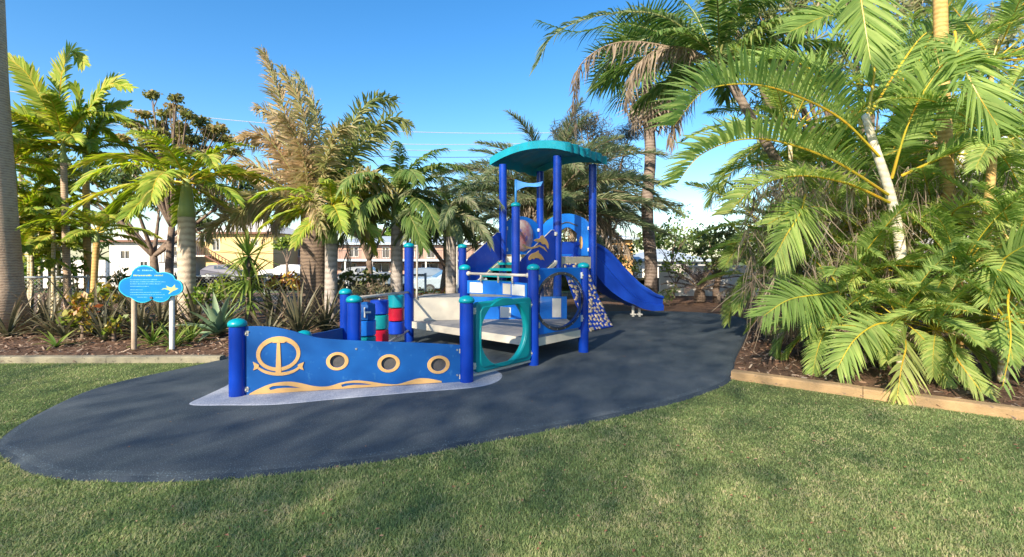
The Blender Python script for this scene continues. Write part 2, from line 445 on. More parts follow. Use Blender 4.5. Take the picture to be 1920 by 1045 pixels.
def grass_material():
    m, nt, b = _nodes('mown_grass')
    tc = N(nt, 'ShaderNodeTexCoord')
    big = N(nt, 'ShaderNodeTexNoise', Scale=0.9, Detail=6, Roughness=0.65)
    fine = N(nt, 'ShaderNodeTexNoise', Scale=34, Detail=8, Roughness=0.75)
    nt.links.new(tc.outputs['Object'], big.inputs['Vector']); nt.links.new(tc.outputs['Object'], fine.inputs['Vector'])
    r1 = N(nt, 'ShaderNodeValToRGB'); e = r1.color_ramp.elements
    e[0].position = 0.3; e[0].color = (0.11, 0.17, 0.065, 1); e[1].position = 0.7; e[1].color = (0.20, 0.24, 0.10, 1)
    nt.links.new(big.outputs['Fac'], r1.inputs['Fac'])
    r2 = N(nt, 'ShaderNodeValToRGB'); e = r2.color_ramp.elements
    e[0].position = 0.35; e[0].color = (0.35, 0.38, 0.35, 1); e[1].position = 0.68; e[1].color = (1.35, 1.25, 1.0, 1)
    nt.links.new(fine.outputs['Fac'], r2.inputs['Fac'])
    mx = N(nt, 'ShaderNodeMix'); mx.data_type = 'RGBA'; mx.blend_type = 'MULTIPLY'; mx.inputs[0].default_value = 1
    nt.links.new(r1.outputs[0], mx.inputs[6]); nt.links.new(r2.outputs[0], mx.inputs[7])
    nt.links.new(mx.outputs[2], b.inputs['Base Color'])
    b.inputs['Roughness'].default_value = 0.9; b.inputs['Specular IOR Level'].default_value = 0.1
    bp = N(nt, 'ShaderNodeBump', Strength=0.8, Distance=0.03)
    nt.links.new(fine.outputs['Fac'], bp.inputs['Height']); nt.links.new(bp.outputs[0], b.inputs['Normal'])
    return m
M['lawn'] = grass_material()
M['blade'] = leaf_mat('grass_blade', [(0.14, 0.225, 0.085), (0.24, 0.325, 0.125), (0.36, 0.41, 0.18), (0.57, 0.50, 0.30)], 0.45, 0.7, 0.1)

g = Geo()
ys = [-600, -60, -20, 0, 10, 19, 20.5, 22, 23.5, 25, 26.5, 28, 60, 200, 900]
xs = [-900, -100, -30, 0, 30, 100, 900]
V = [(x, y, land_z(y)) for y in ys for x in xs]
n = len(xs)
g.add(V, [[j * n + i, j * n + i + 1, (j + 1) * n + i + 1, (j + 1) * n + i] for j in range(len(ys) - 1) for i in range(n - 1)])
g.build('ground', M['lawn'])['kind'] = 'structure'
g = Geo(); g.add([(-90, 28.2, -0.89), (90, 28.2, -0.89), (90, 75, -0.89), (-90, 75, -0.89)], [[0, 1, 2, 3]])
g.build('car_park', M['asphalt'])['kind'] = 'structure'

# garden bed (mulch) behind the left kerb, behind the playground and behind the right kerb
KL0, KL1 = Vector((-16, 6.32)), gnd(412, 676).to_2d()
KR0, KR1 = gnd(1370, 706).to_2d(), gnd(1925, 783).to_2d()
KR2 = KR1 + (KR1 - KR0) * 1.6
bed = [(KL0.x, KL0.y), (KL1.x, KL1.y), (-1.5, 6.2), (KR0.x, KR0.y), (KR1.x, KR1.y), (KR2.x, KR2.y), (20, 2), (22, 18.5), (-24, 18.5), (-24, 6.32)]
me = bpy.data.meshes.new('garden_bed')
me.from_pydata([(p[0], p[1], -0.022) for p in bed], [], [list(range(len(bed)))])
me.materials.append(M['mulch'])
link('garden_bed', me)['kind'] = 'structure'

# rubber surface: sloping lip, flat top
def sheet(name, outer, z0, z1, lip, material):
    inn = inset(outer, lip); inn2 = inset(outer, lip * 0.45)
    n = len(outer)
    V = [(p.x, p.y, z0) for p in outer] + [(p.x, p.y, z0 + (z1 - z0) * 0.75) for p in inn2] + [(p.x, p.y, z1) for p in inn]
    F = [[k * n + i, k * n + (i + 1) % n, (k + 1) * n + (i + 1) % n, (k + 1) * n + i] for k in range(2) for i in range(n)] + [list(range(2 * n, 3 * n))]
    me = bpy.data.meshes.new(name); me.from_pydata(V, [], F); me.materials.append(material)
    if lip > 0.05:
        me.materials.append(M['rubber_edge'])
        for p in me.polygons[:n]: p.material_index = 1
    bm = bmesh.new(); bm.from_mesh(me); bmesh.ops.recalc_face_normals(bm, faces=bm.faces)
    if sum(f.normal.z for f in bm.faces) < 0: bmesh.ops.reverse_faces(bm, faces=bm.faces)
    for f in bm.faces: f.smooth = len(f.verts) == 4
    bm.to_mesh(me); bm.free()
    o = link(name, me); o['kind'] = 'structure'
    return o
RZ = 0.0
sheet('rubber_surface', rubber, -0.04, RZ, 0.10, M['rubber'])
hull_px = [(355, 759), (430, 760.5), (520, 759), (640, 748), (780, 736), (890, 727), (932, 716), (942, 703), (925, 694), (870, 680), (760, 668), (640, 660), (560, 664), (480, 686), (430, 720), (385, 742)]
hull = [Vector((p.x, p.y)) for p in catmull([gnd(x, y, RZ) for x, y in hull_px], 5, True)]
sheet('pale_rubber_patch', hull, RZ - 0.002, RZ + 0.005, 0.02, M['rubber_pale'])

# kerbs
def kerb(name, pts, w, h, material, nseg):
    root = link(name, None); root['kind'] = 'structure'
    a, b = Vector(pts[0]), Vector(pts[1])
    u = (b - a).normalized(); nn = Vector((-u.y, u.x)); L = (b - a).length
    for k in range(nseg):
        s0, s1 = L * k / nseg + 0.003, L * (k + 1) / nseg - 0.003
        g = Geo(); rows = []
        prof = [(0, -0.05), (0, h * 0.72), (0.012, h * 0.93), (0.03, h), (w - 0.03, h), (w - 0.012, h * 0.93), (w, h * 0.7), (w, -0.05)]
        ns = 7; V = []
        for q in range(ns):
            t = s0 + (s1 - s0) * q / (ns - 1)
            for (d, z) in prof:
                jit = random.uniform(-1, 1) * 0.003
                p = a + u * t + nn * (d + jit); V.append((p.x, p.y, z + (random.uniform(-1, 1) * 0.003 if z > 0 else 0)))
        m_ = len(prof)
        g.add(V, [[i * m_ + j, (i + 1) * m_ + j, (i + 1) * m_ + j + 1, i * m_ + j + 1] for i in range(ns - 1) for j in range(m_ - 1)])
        g.add([V[j] for j in range(m_)], [[0, 1, 6, 7], [1, 2, 5, 6], [2, 3, 4, 5]])
        o = (ns - 1) * m_
        g.add([V[o + j] for j in range(m_)], [[7, 6, 1, 0], [6, 5, 2, 1], [5, 4, 3, 2]])
        g.build('kerb_block', material, root)
    return root
kerb('left_kerb', (KL0, KL1), 0.14, 0.05, M['kerb_grey'], 8)
kerb('right_kerb', (KR0, KR2), 0.155, 0.06, M['kerb'], 5)

# ------------------------------------------------------------------ THE PLAYGROUND
pA, pB, pC, pD = gnd(445, 742).xy, gnd(875, 716).xy, gnd(1000, 684).xy, gnd(1094, 660).xy
pE = gnd(767, 640).xy
pF = Vector((-0.69, 7.0))
pH = Vector(((648 - CX) / FPX * 6.75, 6.75)); pI = Vector(((664 - CX) / FPX * 5.42, 5.42))
T1, T3, T4 = Vector((-0.19, 10.05)), Vector((0.87, 9.2)), Vector((1.69, 10.05))
T2 = Vector((0.64, 10.9))
pP = Vector((0.065, 8.22)); pG = Vector((-0.935, 9.05))
DECK = 1.38; MID = 0.70; LOW = 0.33
play = thing('playground_set', 'blue and teal ship themed climbing set with roofed tower and slide on dark rubber', 'playground', (0.0, 8.0, RZ))
PW = Matrix.Translation((0.0, 8.0, RZ)).inverted()
def PART(o):
    o.parent = play; o.matrix_parent_inverse = PW
    return o
def SUB(o, part):
    o.parent = part; o.matrix_parent_inverse = Matrix.Identity(4)
    return o

def post(p, top, r=0.076, cap=True):
    g = Geo(); g.lathe([(r * 1.0, 0.0), (r, 0.02), (r, top - 0.05)], (p[0], p[1], 0), 24)
    o = PART(g.build('post', M['post'], smooth=True))
    g = Geo()
    if cap:
        pr = [(r + 0.012, top - 0.06), (r + 0.013, top - 0.035)] + [((r + 0.012) * math.cos(a), top - 0.035 + 0.05 * math.sin(a)) for a in np.linspace(0.15, 1.5, 7)] + [(0.0005, top + 0.016)]
        g.lathe([(r - 0.004, top - 0.062)] + pr, (p[0], p[1], 0), 24)
        SUB(g.build('post_cap', M['cap'], smooth=True), o)
    return o
def zt(px_top, Y): return EYE - (px_top - HY) / FPX * Y
post(pA, zt(600, pA.y)); post(pB, zt(557, pB.y)); post(pC, zt(497, pC.y), 0.07); post(pD, zt(494, pD.y), 0.074)
post(pE, zt(457, pE.y)); post(pF, zt(498, pF.y), 0.074); post(pG, zt(459, pG.y)); post(pH, zt(543, pH.y)); post(pI, zt(556, pI.y), 0.076)
fp = post(pP, zt(381, pP.y), 0.073)
for q in (T1, T2, T3, T4): post(q, 3.36, 0.082, False)
# flag on the tall post
g = Geo(); zp = zt(381, pP.y)
g.tube([(pP.x, pP.y, zp - 0.01), (pP.x, pP.y, zp + 0.40)], 0.02, 12)
fl = PART(g.build('flag_pole', M['flag'], smooth=True))
FP = Plane(pP, (pP.x + 1, pP.y - 0.05))
top_e = [(0.0, zp + 0.40)] + [(0.01 + 0.46 * t, zp + 0.40 - 0.06 * math.sin(t * 3.0) * 0.9 - 0.02 * t) for t in np.linspace(0.05, 1, 9)]
bot_e = [(0.46 * t, zp + 0.20 + 0.13 * t ** 1.2 + 0.035 * math.sin(t * 5)) for t in np.linspace(0.93, 0, 9)]
PART(plate('flag', FP, [top_e + bot_e], -0.012, 0.012, M['flag'], None, 0.005))

def bracket(pl, u, v, d=0.0, size=(0.05, 0.05, 0.06), m='beige'):
    g = Geo(); c = pl.p(u, v, d)
    g.box(c, size, basis=(pl.u, pl.n, Vector((0, 0, 1))), m=0)
    g.tube([pl.p(u, v, d + size[1] / 2), pl.p(u, v, d + size[1] / 2 + 0.012)], 0.012, 8)
    return PART(g.build('bracket', M[m]))
def bolt(pl, u, v, d, r=0.012, part=None):
    g = Geo(); g.tube([pl.p(u, v, d - 0.002), pl.p(u, v, d + 0.008)], r, 8)
    o = g.build('bolt', M['steel'])
    return SUB(o, part) if part else PART(o)

# --- ship side panel with anchor, portholes, waves
S = Plane(pA, pB)
top = catmull([(*S.px(x, y), 0) for x, y in [(461, 612), (490, 612), (520, 614.5), (550, 621), (585, 631), (620, 636), (700, 640), (790, 643), (864, 647)]], 4)
bl, br = S.px(461, 741), S.px(864, 716)
outline = [(p.x, p.y) for p in top] + [br, bl]
ports = []
for (x, y) in [(633, 677), (729, 681), (822, 683.5)]:
    c = S.px(x, y); e = S.px(x + 21, y); w = S.px(x, y + 17)
    ports.append((c, e[0] - c[0], c[1] - w[1]))
ship = PART(plate('ship_panel', S, [outline] + [ellipse(c, rx * 0.66, ry * 0.70) for c, rx, ry in ports], -0.012, 0.012, M['panel'], None, 0.003))
for c, rx, ry in ports:
    SUB(plate('porthole_ring', S, [ellipse(c, rx, ry), ellipse(c, rx * 0.66, ry * 0.70)], 0.0122, 0.020, M['sand'], None, 0.002), ship)
    SUB(plate('porthole_disc', S, [ellipse(c, rx * 0.8, ry * 0.85)], -0.02, -0.0125, M['dark'], None, 0.001), ship)  # plain dark disc closing the opening from behind
# anchor
ac = S.px(523, 663); arx = S.px(564, 663)[0] - ac[0]; ary = ac[1] - S.px(523, 695.5)[1]
ai = S.px(523, 664)
SUB(plate('anchor_ring', S, [ellipse(ac, arx, ary, 48), ellipse(ai, arx * 0.82, ary * 0.76, 48)], 0.0122, 0.019, M['sand'], None, 0.002), ship)
sh = [S.px(x, y) for x, y in [(520.3, 638), (525.7, 638), (528.7, 699), (517.3, 699)]]
SUB(plate('anchor_shank', S, [sh], 0.0122, 0.0215, M['sand'], None, 0.002), ship)
bar = [S.px(x, y) for x, y in [(506, 639), (540, 639), (533, 642.5), (513, 642.5)]]
SUB(plate('anchor_stock', S, [bar], 0.0122, 0.0235, M['sand'], None, 0.002), ship)
fl_o = [S.px(523 + 46 * math.cos(a), 676.5 + 27.5 * math.sin(a)) for a in np.linspace(R(156), R(24), 24)]
fl_i = [S.px(523 + 43 * math.cos(a), 675.5 + 22.5 * math.sin(a)) for a in np.linspace(R(26), R(154), 24)]
SUB(plate('anchor_fluke', S, [fl_o + fl_i], 0.0122, 0.0205, M['sand'], None, 0.002), ship)
for sx in (-1, 1):
    ar = [S.px(523 + sx * dx, y) for dx, y in [(48, 678), (36, 683.5), (37, 690), (47.5, 694), (45, 687)]]
    SUB(plate('anchor_arrow', S, [ar if sx > 0 else ar[::-1]], 0.0122, 0.0225, M['sand'], None, 0.002), ship)
wave_top = catmull([(*S.px(x, y), 0) for x, y in [(468, 738), (485, 729), (510, 719), (540, 715), (565, 718), (590, 723.5), (615, 724), (640, 717), (665, 713), (690, 714.5), (720, 719), (745, 720), (765, 714.5), (785, 709), (805, 709.5), (828, 714)]], 4)
wb = [S.px(828, 716.8), S.px(468, 739.6)]
h1 = [S.px(x, y) for x, y in [(508, 731), (505, 727), (512, 723.5), (525, 722.5), (540, 722.5), (552, 724.5), (565, 727), (550, 726.5), (535, 726.5), (520, 728)]]
h2 = [S.px(x, y) for x, y in [(642, 725), (640, 721), (648, 718.5), (662, 717.5), (676, 717.8), (688, 719), (698, 721), (682, 721), (665, 721), (652, 722.5)]]
SUB(plate('wave_trim', S, [[(p.x, p.y) for p in wave_top] + wb, h1, h2], 0.0122, 0.019, M['sand'], None, 0.002), ship)
for (x, y) in [(466, 622), (466, 728), (857, 656), (857, 703), (668, 654)]:
    bolt(S, *S.px(x, y), 0.012, 0.011, ship)
for y, xx in [(625, 461), (730, 461), (658, 865), (706, 865)]:
    u, v = S.px(xx, y); bracket(S, u, v, -0.005, (0.05, 0.035, 0.05), 'rail')
# far side of the hull
S2 = Plane(pA, pH)
L2 = S2.len
tp = catmull([(0.09, 0.62, 0), (0.4, 0.57, 0), (0.9, 0.46, 0), (1.3, 0.42, 0), (L2 - 0.09, 0.40, 0)], 6)
PART(plate('ship_panel', S2, [[(p.x, p.y) for p in tp] + [(L2 - 0.09, 0.03), (0.09, 0.03)]], -0.012, 0.012, M['panel'], None, 0.003))
g = Geo(); c = at(570, 627, 5.9); g.lathe([(0.09, c.z - 0.05), (0.09, c.z), (0.07, c.z + 0.03), (0.03, c.z + 0.045), (0.001, c.z + 0.05)], (c.x, c.y, 0), 16)
g.lathe([(0.05, 0.0), (0.05, c.z - 0.045)], (c.x, c.y, 0), 12, 1)
PART(g.build('stool', [M['cap'], M['post']], smooth=True))
# --- noughts-and-crosses barrels between the two posts
S3 = Plane(pI, pE)
rails = []
for z0, z1 in ((0.92, 0.81), (0.185, 0.185)):
    g = Geo(); g.tube([S3.p(0.06, z0), S3.p(S3.len - 0.06, z1)], 0.018, 10)
    PART(g.build('spinner_rail', M['rail'], smooth=True))
cols = [['panel', 'panel_light', 'teal'], ['panel_deep', 'teal', 'red'], ['cap', 'red', 'panel_deep']]
for ci, xpx in enumerate((686, 711.5, 743)):
    u, _ = S3.px(xpx, 600); p = S3.p(u, 0)
    g = Geo(); g.tube([p + Vector((0, 0, 0.19)), p + Vector((0, 0, 0.84))], 0.012, 8)
    rod = PART(g.build('spinner_rod', M['rail'], smooth=True))
    for ri in range(3):
        zc = 0.73 - ri * 0.195
        rr = 0.118
        g = Geo()
        if ci == 0 and ri == 0:
            g.lathe([(0.02, zc - 0.11), (0.11, zc - 0.095), (0.118, zc), (0.11, zc + 0.09), (0.02, zc + 0.115)], p, 6)
            o = SUB(g.build('spinner_block', M['panel']), rod)
            g = Geo(); g.box(p + Vector((0.055, -0.105, zc)), (0.07, 0.012, 0.02), R(20)); g.box(p + Vector((0.02, -0.118, zc)), (0.014, 0.012, 0.12), R(20))
            PART(g.build('spinner_letter', M['white']))
        else:
            g.lathe([(0.012, zc - 0.094), (rr - 0.012, zc - 0.094), (rr, zc - 0.084), (rr, zc + 0.078), (rr - 0.010, zc + 0.088), (0.012, zc + 0.092)], p, 24)
            SUB(sharp(g.build('spinner_barrel', M[cols[ci][ri]])), rod)
# --- lower deck and step up
def slab(name, poly, z0, z1, material, edge=None):
    n = len(poly)
    me = bpy.data.meshes.new(name)
    me.from_pydata([(p[0], p[1], z0) for p in poly] + [(p[0], p[1], z1) for p in poly], [],
                   [list(range(n))[::-1], list(range(n, 2 * n))] + [[i, (i + 1) % n, n + (i + 1) % n, n + i] for i in range(n)])
    me.materials.append(material)
    if edge:
        me.materials.append(edge)
        for p in me.polygons[2:]: p.material_index = 1
    bm = bmesh.new(); bm.from_mesh(me); bmesh.ops.recalc_face_normals(bm, faces=bm.faces); bm.to_mesh(me); bm.free()
    return PART(link(name, me))
rearR, rearL = Vector((0.93, 8.15)), Vector((-0.62, 8.1))
slab('lower_deck', [pE, pF, pC, pD, rearR, rearL], LOW - 0.105, LOW, M['deck'], M['beige'])
slab('middle_deck', [pE + Vector((0.02, 0.03)), rearL + Vector((0, 0.01)), rearR + Vector((-0.3, 0.03)), pP + Vector((0.02, 0.35)), pG + Vector((0, -0.02)), pE + Vector((0.1, 0.9))], MID - 0.07, MID, M['deck'], M['beige'])
RP = Plane(pE, rearL)
PART(plate('riser', RP, [[(0.07, LOW + 0.002), (RP.len - 0.003, LOW + 0.002), (RP.len - 0.003, MID + 0.01), (0.07, MID + 0.01)]], 0.0, 0.025, M['beige'], None, 0.003))
RP2 = Plane(rearL, rearR)
rs = PART(plate('riser', RP2, [[(0.003, LOW + 0.002), (RP2.len, LOW + 0.002), (RP2.len, MID + 0.01), (0.003, MID + 0.01)]], 0.0, 0.025, M['panel_light'], None, 0.003))
for a, b in [(0.42, 0.60), (0.84, 1.06), (1.3, 1.45)]:
    SUB(plate('white_square', RP2, [[(a, LOW + 0.03), (b, LOW + 0.03), (b, MID - 0.02), (a, MID - 0.02)]], 0.0252, 0.032, M['white'], None, 0.002), rs)
# --- rail and curved stripe panel between F and C
S4 = Plane(pF, pC)
g = Geo(); zr = 1.145
g.tube([S4.p(0.05, zr), S4.p(S4.len - 0.05, zr)], 0.02, 10)
for t in (0.26, 0.52, 0.72): g.tube([S4.p(S4.len * t, zr), S4.p(S4.len * t, 1.03)], 0.013, 8)
g.tube([S4.p(0.06, zr), S4.p(0.10, zr)], 0.034, 10); g.tube([S4.p(S4.len - 0.1, zr), S4.p(S4.len - 0.06, zr)], 0.034, 10)
PART(g.build('hand_rail', M['rail'], smooth=True))
def bowed(name, u0, u1, z0, z1, bulge, th, material, extra=0.0):
    g = Geo(); n = 12; V = []
    for i in range(n + 1):
        u = u0 + (u1 - u0) * i / n
        b = bulge * math.sin(math.pi * min(max((u - 0.07) / (S4.len - 0.14), 0), 1)) + extra
        for (z, d) in [(z0, 0), (z1, 0), (z1, th), (z0, th)]: V.append(S4.p(u, z, b + d))
    g.add(V, [[i * 4 + k, i * 4 + (k + 1) % 4, i * 4 + 4 + (k + 1) % 4, i * 4 + 4 + k] for i in range(n) for k in range(4)] + [[0, 3, 2, 1], [n * 4, n * 4 + 1, n * 4 + 2, n * 4 + 3]])
    return g.build(name, material)
bw = PART(bowed('stripe_panel', 0.08, S4.len - 0.08, 0.86, 1.045, -0.1, 0.03, M['panel_light']))
for a, b, mm in [(0.10, 0.26, 'white'), (0.54, 0.66, 'beige'), (0.68, 0.90, 'white')]:
    SUB(bowed('white_square', S4.len * a, S4.len * b, 0.875, 1.02, -0.1, 0.004, M[mm], 0.031), bw)
bw2 = PART(bowed('stripe_panel', 0.08, S4.len - 0.08, 0.70, 0.815, -0.1, 0.03, M['panel_light']))
# --- teal crawl panel B-C
S5 = Plane(pB, pC)
a0, a1 = 0.115, S5.len - 0.075
def rrect(u0, u1, v0, v1, r=0.05, n=5):
    out = []
    for cx, cy, s in ((u1 - r, v1 - r, 0), (u0 + r, v1 - r, 90), (u0 + r, v0 + r, 180), (u1 - r, v0 + r, 270)):
        for k in range(n + 1):
            a = R(s + 90 * k / n); out.append((cx + r * math.cos(a), cy + r * math.sin(a)))
    return out
hc = S5.px(942, 622); hr = (S5.px(985, 622)[0] - S5.px(900, 622)[0]) / 2; hv = (S5.px(942, 562)[1] - S5.px(942, 683)[1]) / 2
tw = PART(plate('crawl_panel', S5, [rrect(a0, a1, 0.075, 0.875), ellipse(hc, hr, hv, 48)], -0.035, 0.035, M['teal'], None, 0.018, 3))
SUB(plate('raised_rim', S5, [rrect(a0 + 0.055, a1 - 0.055, 0.125, 0.825, 0.08), ellipse(hc, hr + 0.02, hv + 0.02, 48)], 0.03, 0.048, M['teal'], None, 0.01, 2), tw)
for v in (0.16, 0.78):
    bracket(S5, 0.10, v, 0.0, (0.06, 0.05, 0.07)); bracket(S5, S5.len - 0.065, v, 0.0, (0.06, 0.05, 0.07))
g = Geo(); g.tube([S5.p(0.08, 0.055), S5.p(S5.len - 0.05, 0.055)], 0.016, 8); PART(g.build('bottom_rail', M['rail']))
# --- bubble window panel C-D
S6 = Plane(pC, pD)
hc = S6.px(1049, 564.5); hr = (S6.px(1091, 564)[0] - S6.px(1007, 564)[0]) / 2; hv = (S6.px(1049, 514)[1] - S6.px(1049, 615)[1]) / 2
wp = PART(plate('bubble_panel', S6, [rrect(0.085, S6.len - 0.085, LOW + 0.04, 1.235, 0.05), ellipse(hc, hr, hv, 48)], -0.02, 0.02, M['panel_light'], None, 0.008, 2))
SUB(plate('bubble_ring', S6, [ellipse(hc, hr + 0.035, hv + 0.03, 48), ellipse(hc, hr - 0.01, hv - 0.01, 48)], 0.0202, 0.03, M['dark'], None, 0.003), wp)
for k in range(18):
    a = 2 * math.pi * k / 18
    bolt(S6, hc[0] + (hr + 0.013) * math.cos(a), hc[1] + (hv + 0.011) * math.sin(a), 0.03, 0.009, wp)
def acrylic(name, col, alpha):
    m, nt, b = _nodes(name)
    nt.nodes.remove(b)
    tr = N(nt, 'ShaderNodeBsdfTransparent'); tr.inputs[0].default_value = rgb(col)
    gl = N(nt, 'ShaderNodeBsdfGlossy'); gl.inputs['Roughness'].default_value = 0.12
    fr = N(nt, 'ShaderNodeFresnel', IOR=1.45)
    ad = N(nt, 'ShaderNodeMath', operation='ADD'); ad.inputs[1].default_value = alpha
    nt.links.new(fr.outputs[0], ad.inputs[0])
    mx = N(nt, 'ShaderNodeMixShader')
    nt.links.new(ad.outputs[0], mx.inputs[0]); nt.links.new(tr.outputs[0], mx.inputs[1]); nt.links.new(gl.outputs[0], mx.inputs[2])
    nt.links.new(mx.outputs[0], nt.nodes['Material Output'].inputs['Surface'])
    return m
M['acrylic'] = acrylic('scratched_clear_acrylic', (0.72, 0.72, 0.74), 0.03)
def dome(name, pl, c, rx, ry, bulge, material, d=0.0, rings=7, seg=36):
    g = Geo(); V = []
    for i in range(rings + 1):
        a = math.pi / 2 * i / rings
        for k in range(seg):
            b = 2 * math.pi * k / seg
            V.append(pl.p(c[0] + rx * math.cos(a) * math.cos(b), c[1] + ry * math.cos(a) * math.sin(b), d + bulge * math.sin(a)))
    g.add(V, [[i * seg + k, i * seg + (k + 1) % seg, (i + 1) * seg + (k + 1) % seg, (i + 1) * seg + k] for i in range(rings) for k in range(seg)])
    return g.build(name, material, smooth=True)
SUB(dome('bubble_window', S6, hc, hr - 0.005, hv - 0.005, 0.16, M['acrylic'], 0.022), wp)
for v in (0.5, 1.12):
    bracket(S6, S6.len - 0.075, v, 0.01, (0.045, 0.05, 0.09), 'white'); bracket(S6, 0.075, v, 0.01, (0.04, 0.05, 0.07))
# --- grab rails at the entry
for q, sx in ((pE, 0.13), (pG, -0.10)):
    g = Geo(); zb = MID if q is pG else MID
    pts = [(q.x + sx * 0.3, q.y, 1.56), (q.x + sx * 0.85, q.y, 1.56), (q.x + sx, q.y, 1.53), (q.x + sx, q.y, 1.1), (q.x + sx, q.y - 0.02, zb)]
    g.tube(catmull(pts, 5), 0.017, 10); PART(g.build('grab_rail', M['rail'], smooth=True))
# --- stair flight with side panels
PL = Plane(pG, T1); PR = Plane(pP, T3)
def side(pl, name):
    L = pl.len
    return PART(plate(name, pl, [[(0.10, MID + 0.06), (L - 0.10, DECK - 0.05), (L - 0.10, DECK + 0.50), (L - 0.2, DECK + 0.50), (0.16, MID + 0.64), (0.10, MID + 0.56)]], -0.012, 0.012, M['panel_deep'], None, 0.003))
def top_trim(pl, part):
    g = Geo(); L = pl.len
    g.tube([pl.p(0.15, MID + 0.645), pl.p(L - 0.2, DECK + 0.505), pl.p(L - 0.1, DECK + 0.505)], 0.009, 6)
    SUB(g.build('edge_trim', M['rail']), part)
sl = side(PL, 'stair_panel'); top_trim(PL, sl)
sr = side(PR, 'stair_panel'); top_trim(PR, sr)
def r7(x, y): return (930 + x * 0.1818, 330 + y * 0.1818)
shapes = {
 'dolphin': [[(380, 668), (400, 652), (432, 648), (448, 640), (452, 622), (480, 610), (488, 632), (512, 656), (530, 690), (537, 720), (532, 757), (520, 738), (510, 716), (492, 704), (478, 708), (462, 698), (455, 684), (432, 682), (425, 692), (415, 680)],
             [(326, 858), (336, 826), (362, 802), (395, 790), (410, 784), (432, 766), (434, 794), (456, 812), (476, 836), (494, 874), (474, 862), (452, 868), (436, 852), (398, 846), (384, 862), (366, 854), (340, 872)],
             [(252, 812), (276, 808), (300, 820), (278, 832), (262, 848), (252, 840)]],
 'wave_line': [[(262, 712), (275, 704), (310, 728), (350, 736), (400, 727), (440, 712), (492, 736), (526, 790), (484, 754), (440, 731), (400, 746), (350, 754), (305, 748)]]}
for nm, lst in shapes.items():
    for lp in lst:
        SUB(plate(nm, PR, [[PR.px(*r7(x, y)) for x, y in lp]], 0.0122, 0.018, M['sand'], None, 0.0015), sr)
nst = 5
for k in range(nst):
    t0 = (k + 0.1) / nst
    a = PL.p(0.02 + PL.len * t0, 0); b = PR.p(0.02 + PR.len * t0, 0)
    z = MID + (DECK - MID) * (k + 1) / (nst + 1)
    d = PL.u * 0.26
    g = Geo(); V = []
    for zz in (z - 0.05, z):
        for q in (a, b, b + d, a + d): V.append((q.x, q.y, zz))
    g.add(V, [[3, 2, 1, 0], [4, 5, 6, 7], [0, 1, 5, 4], [1, 2, 6, 5], [2, 3, 7, 6], [3, 0, 4, 7]])
    PART(g.build('stair_tread', M['teal']))
for pl in (PL, PR):
    g = Geo(); V = []
    for u, z in ((0.09, MID - 0.02), (pl.len - 0.05, DECK - 0.13)):
        for dd in (0.014, 0.04):
            for zz in (0, 0.075): V.append(pl.p(u, z + zz, dd))
    g.add(V, [[0, 4, 5, 1], [2, 3, 7, 6], [0, 2, 6, 4], [1, 5, 7, 3], [0, 1, 3, 2], [4, 6, 7, 5]])
    PART(g.build('stair_stringer', M['beige']))
# --- tower deck, panels, roof
slab('tower_deck', [T1, T3, T4, T2], DECK - 0.06, DECK, M['deck'], M['beige'])
for a, b in ((T3, T4), (T1, T3), (T1, T2), (T4, T2)):
    pl = Plane(a, b)
    PART(plate('deck_fascia', pl, [[(0.085, DECK - 0.245), (pl.len - 0.085, DECK - 0.245), (pl.len - 0.085, DECK + 0.004), (0.085, DECK + 0.004)]], -0.016, 0.016, M['beige'], None, 0.004))
def arch(L, z0, z1, rise, n=14):
    return [(0.09, z0)] + [(L - 0.09, z0)] + [(L - 0.09 - (L - 0.18) * k / n, z1 + rise * math.sin(math.pi * k / n) ** 0.7) for k in range(n + 1)]
P12 = Plane(T1, T2)
hc = (P12.len * 0.5, DECK + 0.46)
tp = PART(plate('window_panel', P12, [arch(P12.len, DECK + 0.05, DECK + 0.72, 0.16), ellipse(hc, 0.33, 0.34, 40)], -0.014, 0.014, M['panel_light'], None, 0.004))
M['swirl'] = mat('swirled_colour_acrylic', (0.30, 0.07, 0.07), 0.25, (0.35, 0.30, 0.30), 4, 0.35, 0.6, 4, speck=((0.10, 0.10, 0.30), 5, 0.6))
SUB(dome('bubble_window', P12, hc, 0.34, 0.35, 0.12, M['swirl'], 0.0), tp)
P24 = Plane(T2, T4)
L = P24.len
op = [(L * 0.36, DECK + 0.05), (L * 0.36, DECK + 0.50)] + [(L * 0.36 + (L * 0.36) * k / 10, DECK + 0.50 + 0.14 * math.sin(math.pi * k / 10)) for k in range(1, 10)] + [(L * 0.72, DECK + 0.50), (L * 0.72, DECK + 0.05)]
hood = PART(plate('slide_hood', P24, [arch(L, DECK + 0.02, DECK + 0.72, 0.22), op[::-1]], -0.02, 0.02, M['panel_light'], None, 0.006))
g = Geo(); g.tube(catmull([P24.p(L * 0.34, DECK + 0.66, 0.03), P24.p(L * 0.54, DECK + 0.75, 0.03), P24.p(L * 0.74, DECK + 0.66, 0.03)], 6), 0.012, 8)
SUB(g.build('hood_handle', M['dark']), hood)
sc_ = [(L * 0.80 + 0.045 * math.cos(a), DECK + 0.3 + 0.14 * math.sin(a)) for a in np.linspace(0, 2 * math.pi, 16, endpoint=False)]
SUB(plate('dolphin', P24, [sc_], 0.0202, 0.027, M['sand'], None, 0.002), hood)
for pl, uu in ((P24, L - 0.075), (P12, P12.len - 0.08), (P12, 0.08)):
    for v in (DECK + 0.15, DECK + 0.6): bracket(pl, uu, v, 0.02, (0.05, 0.05, 0.07), 'white')
for v in (DECK - 0.1, DECK + 0.44): bracket(PR, PR.len - 0.09, v, 0.02, (0.05, 0.05, 0.07), 'white')
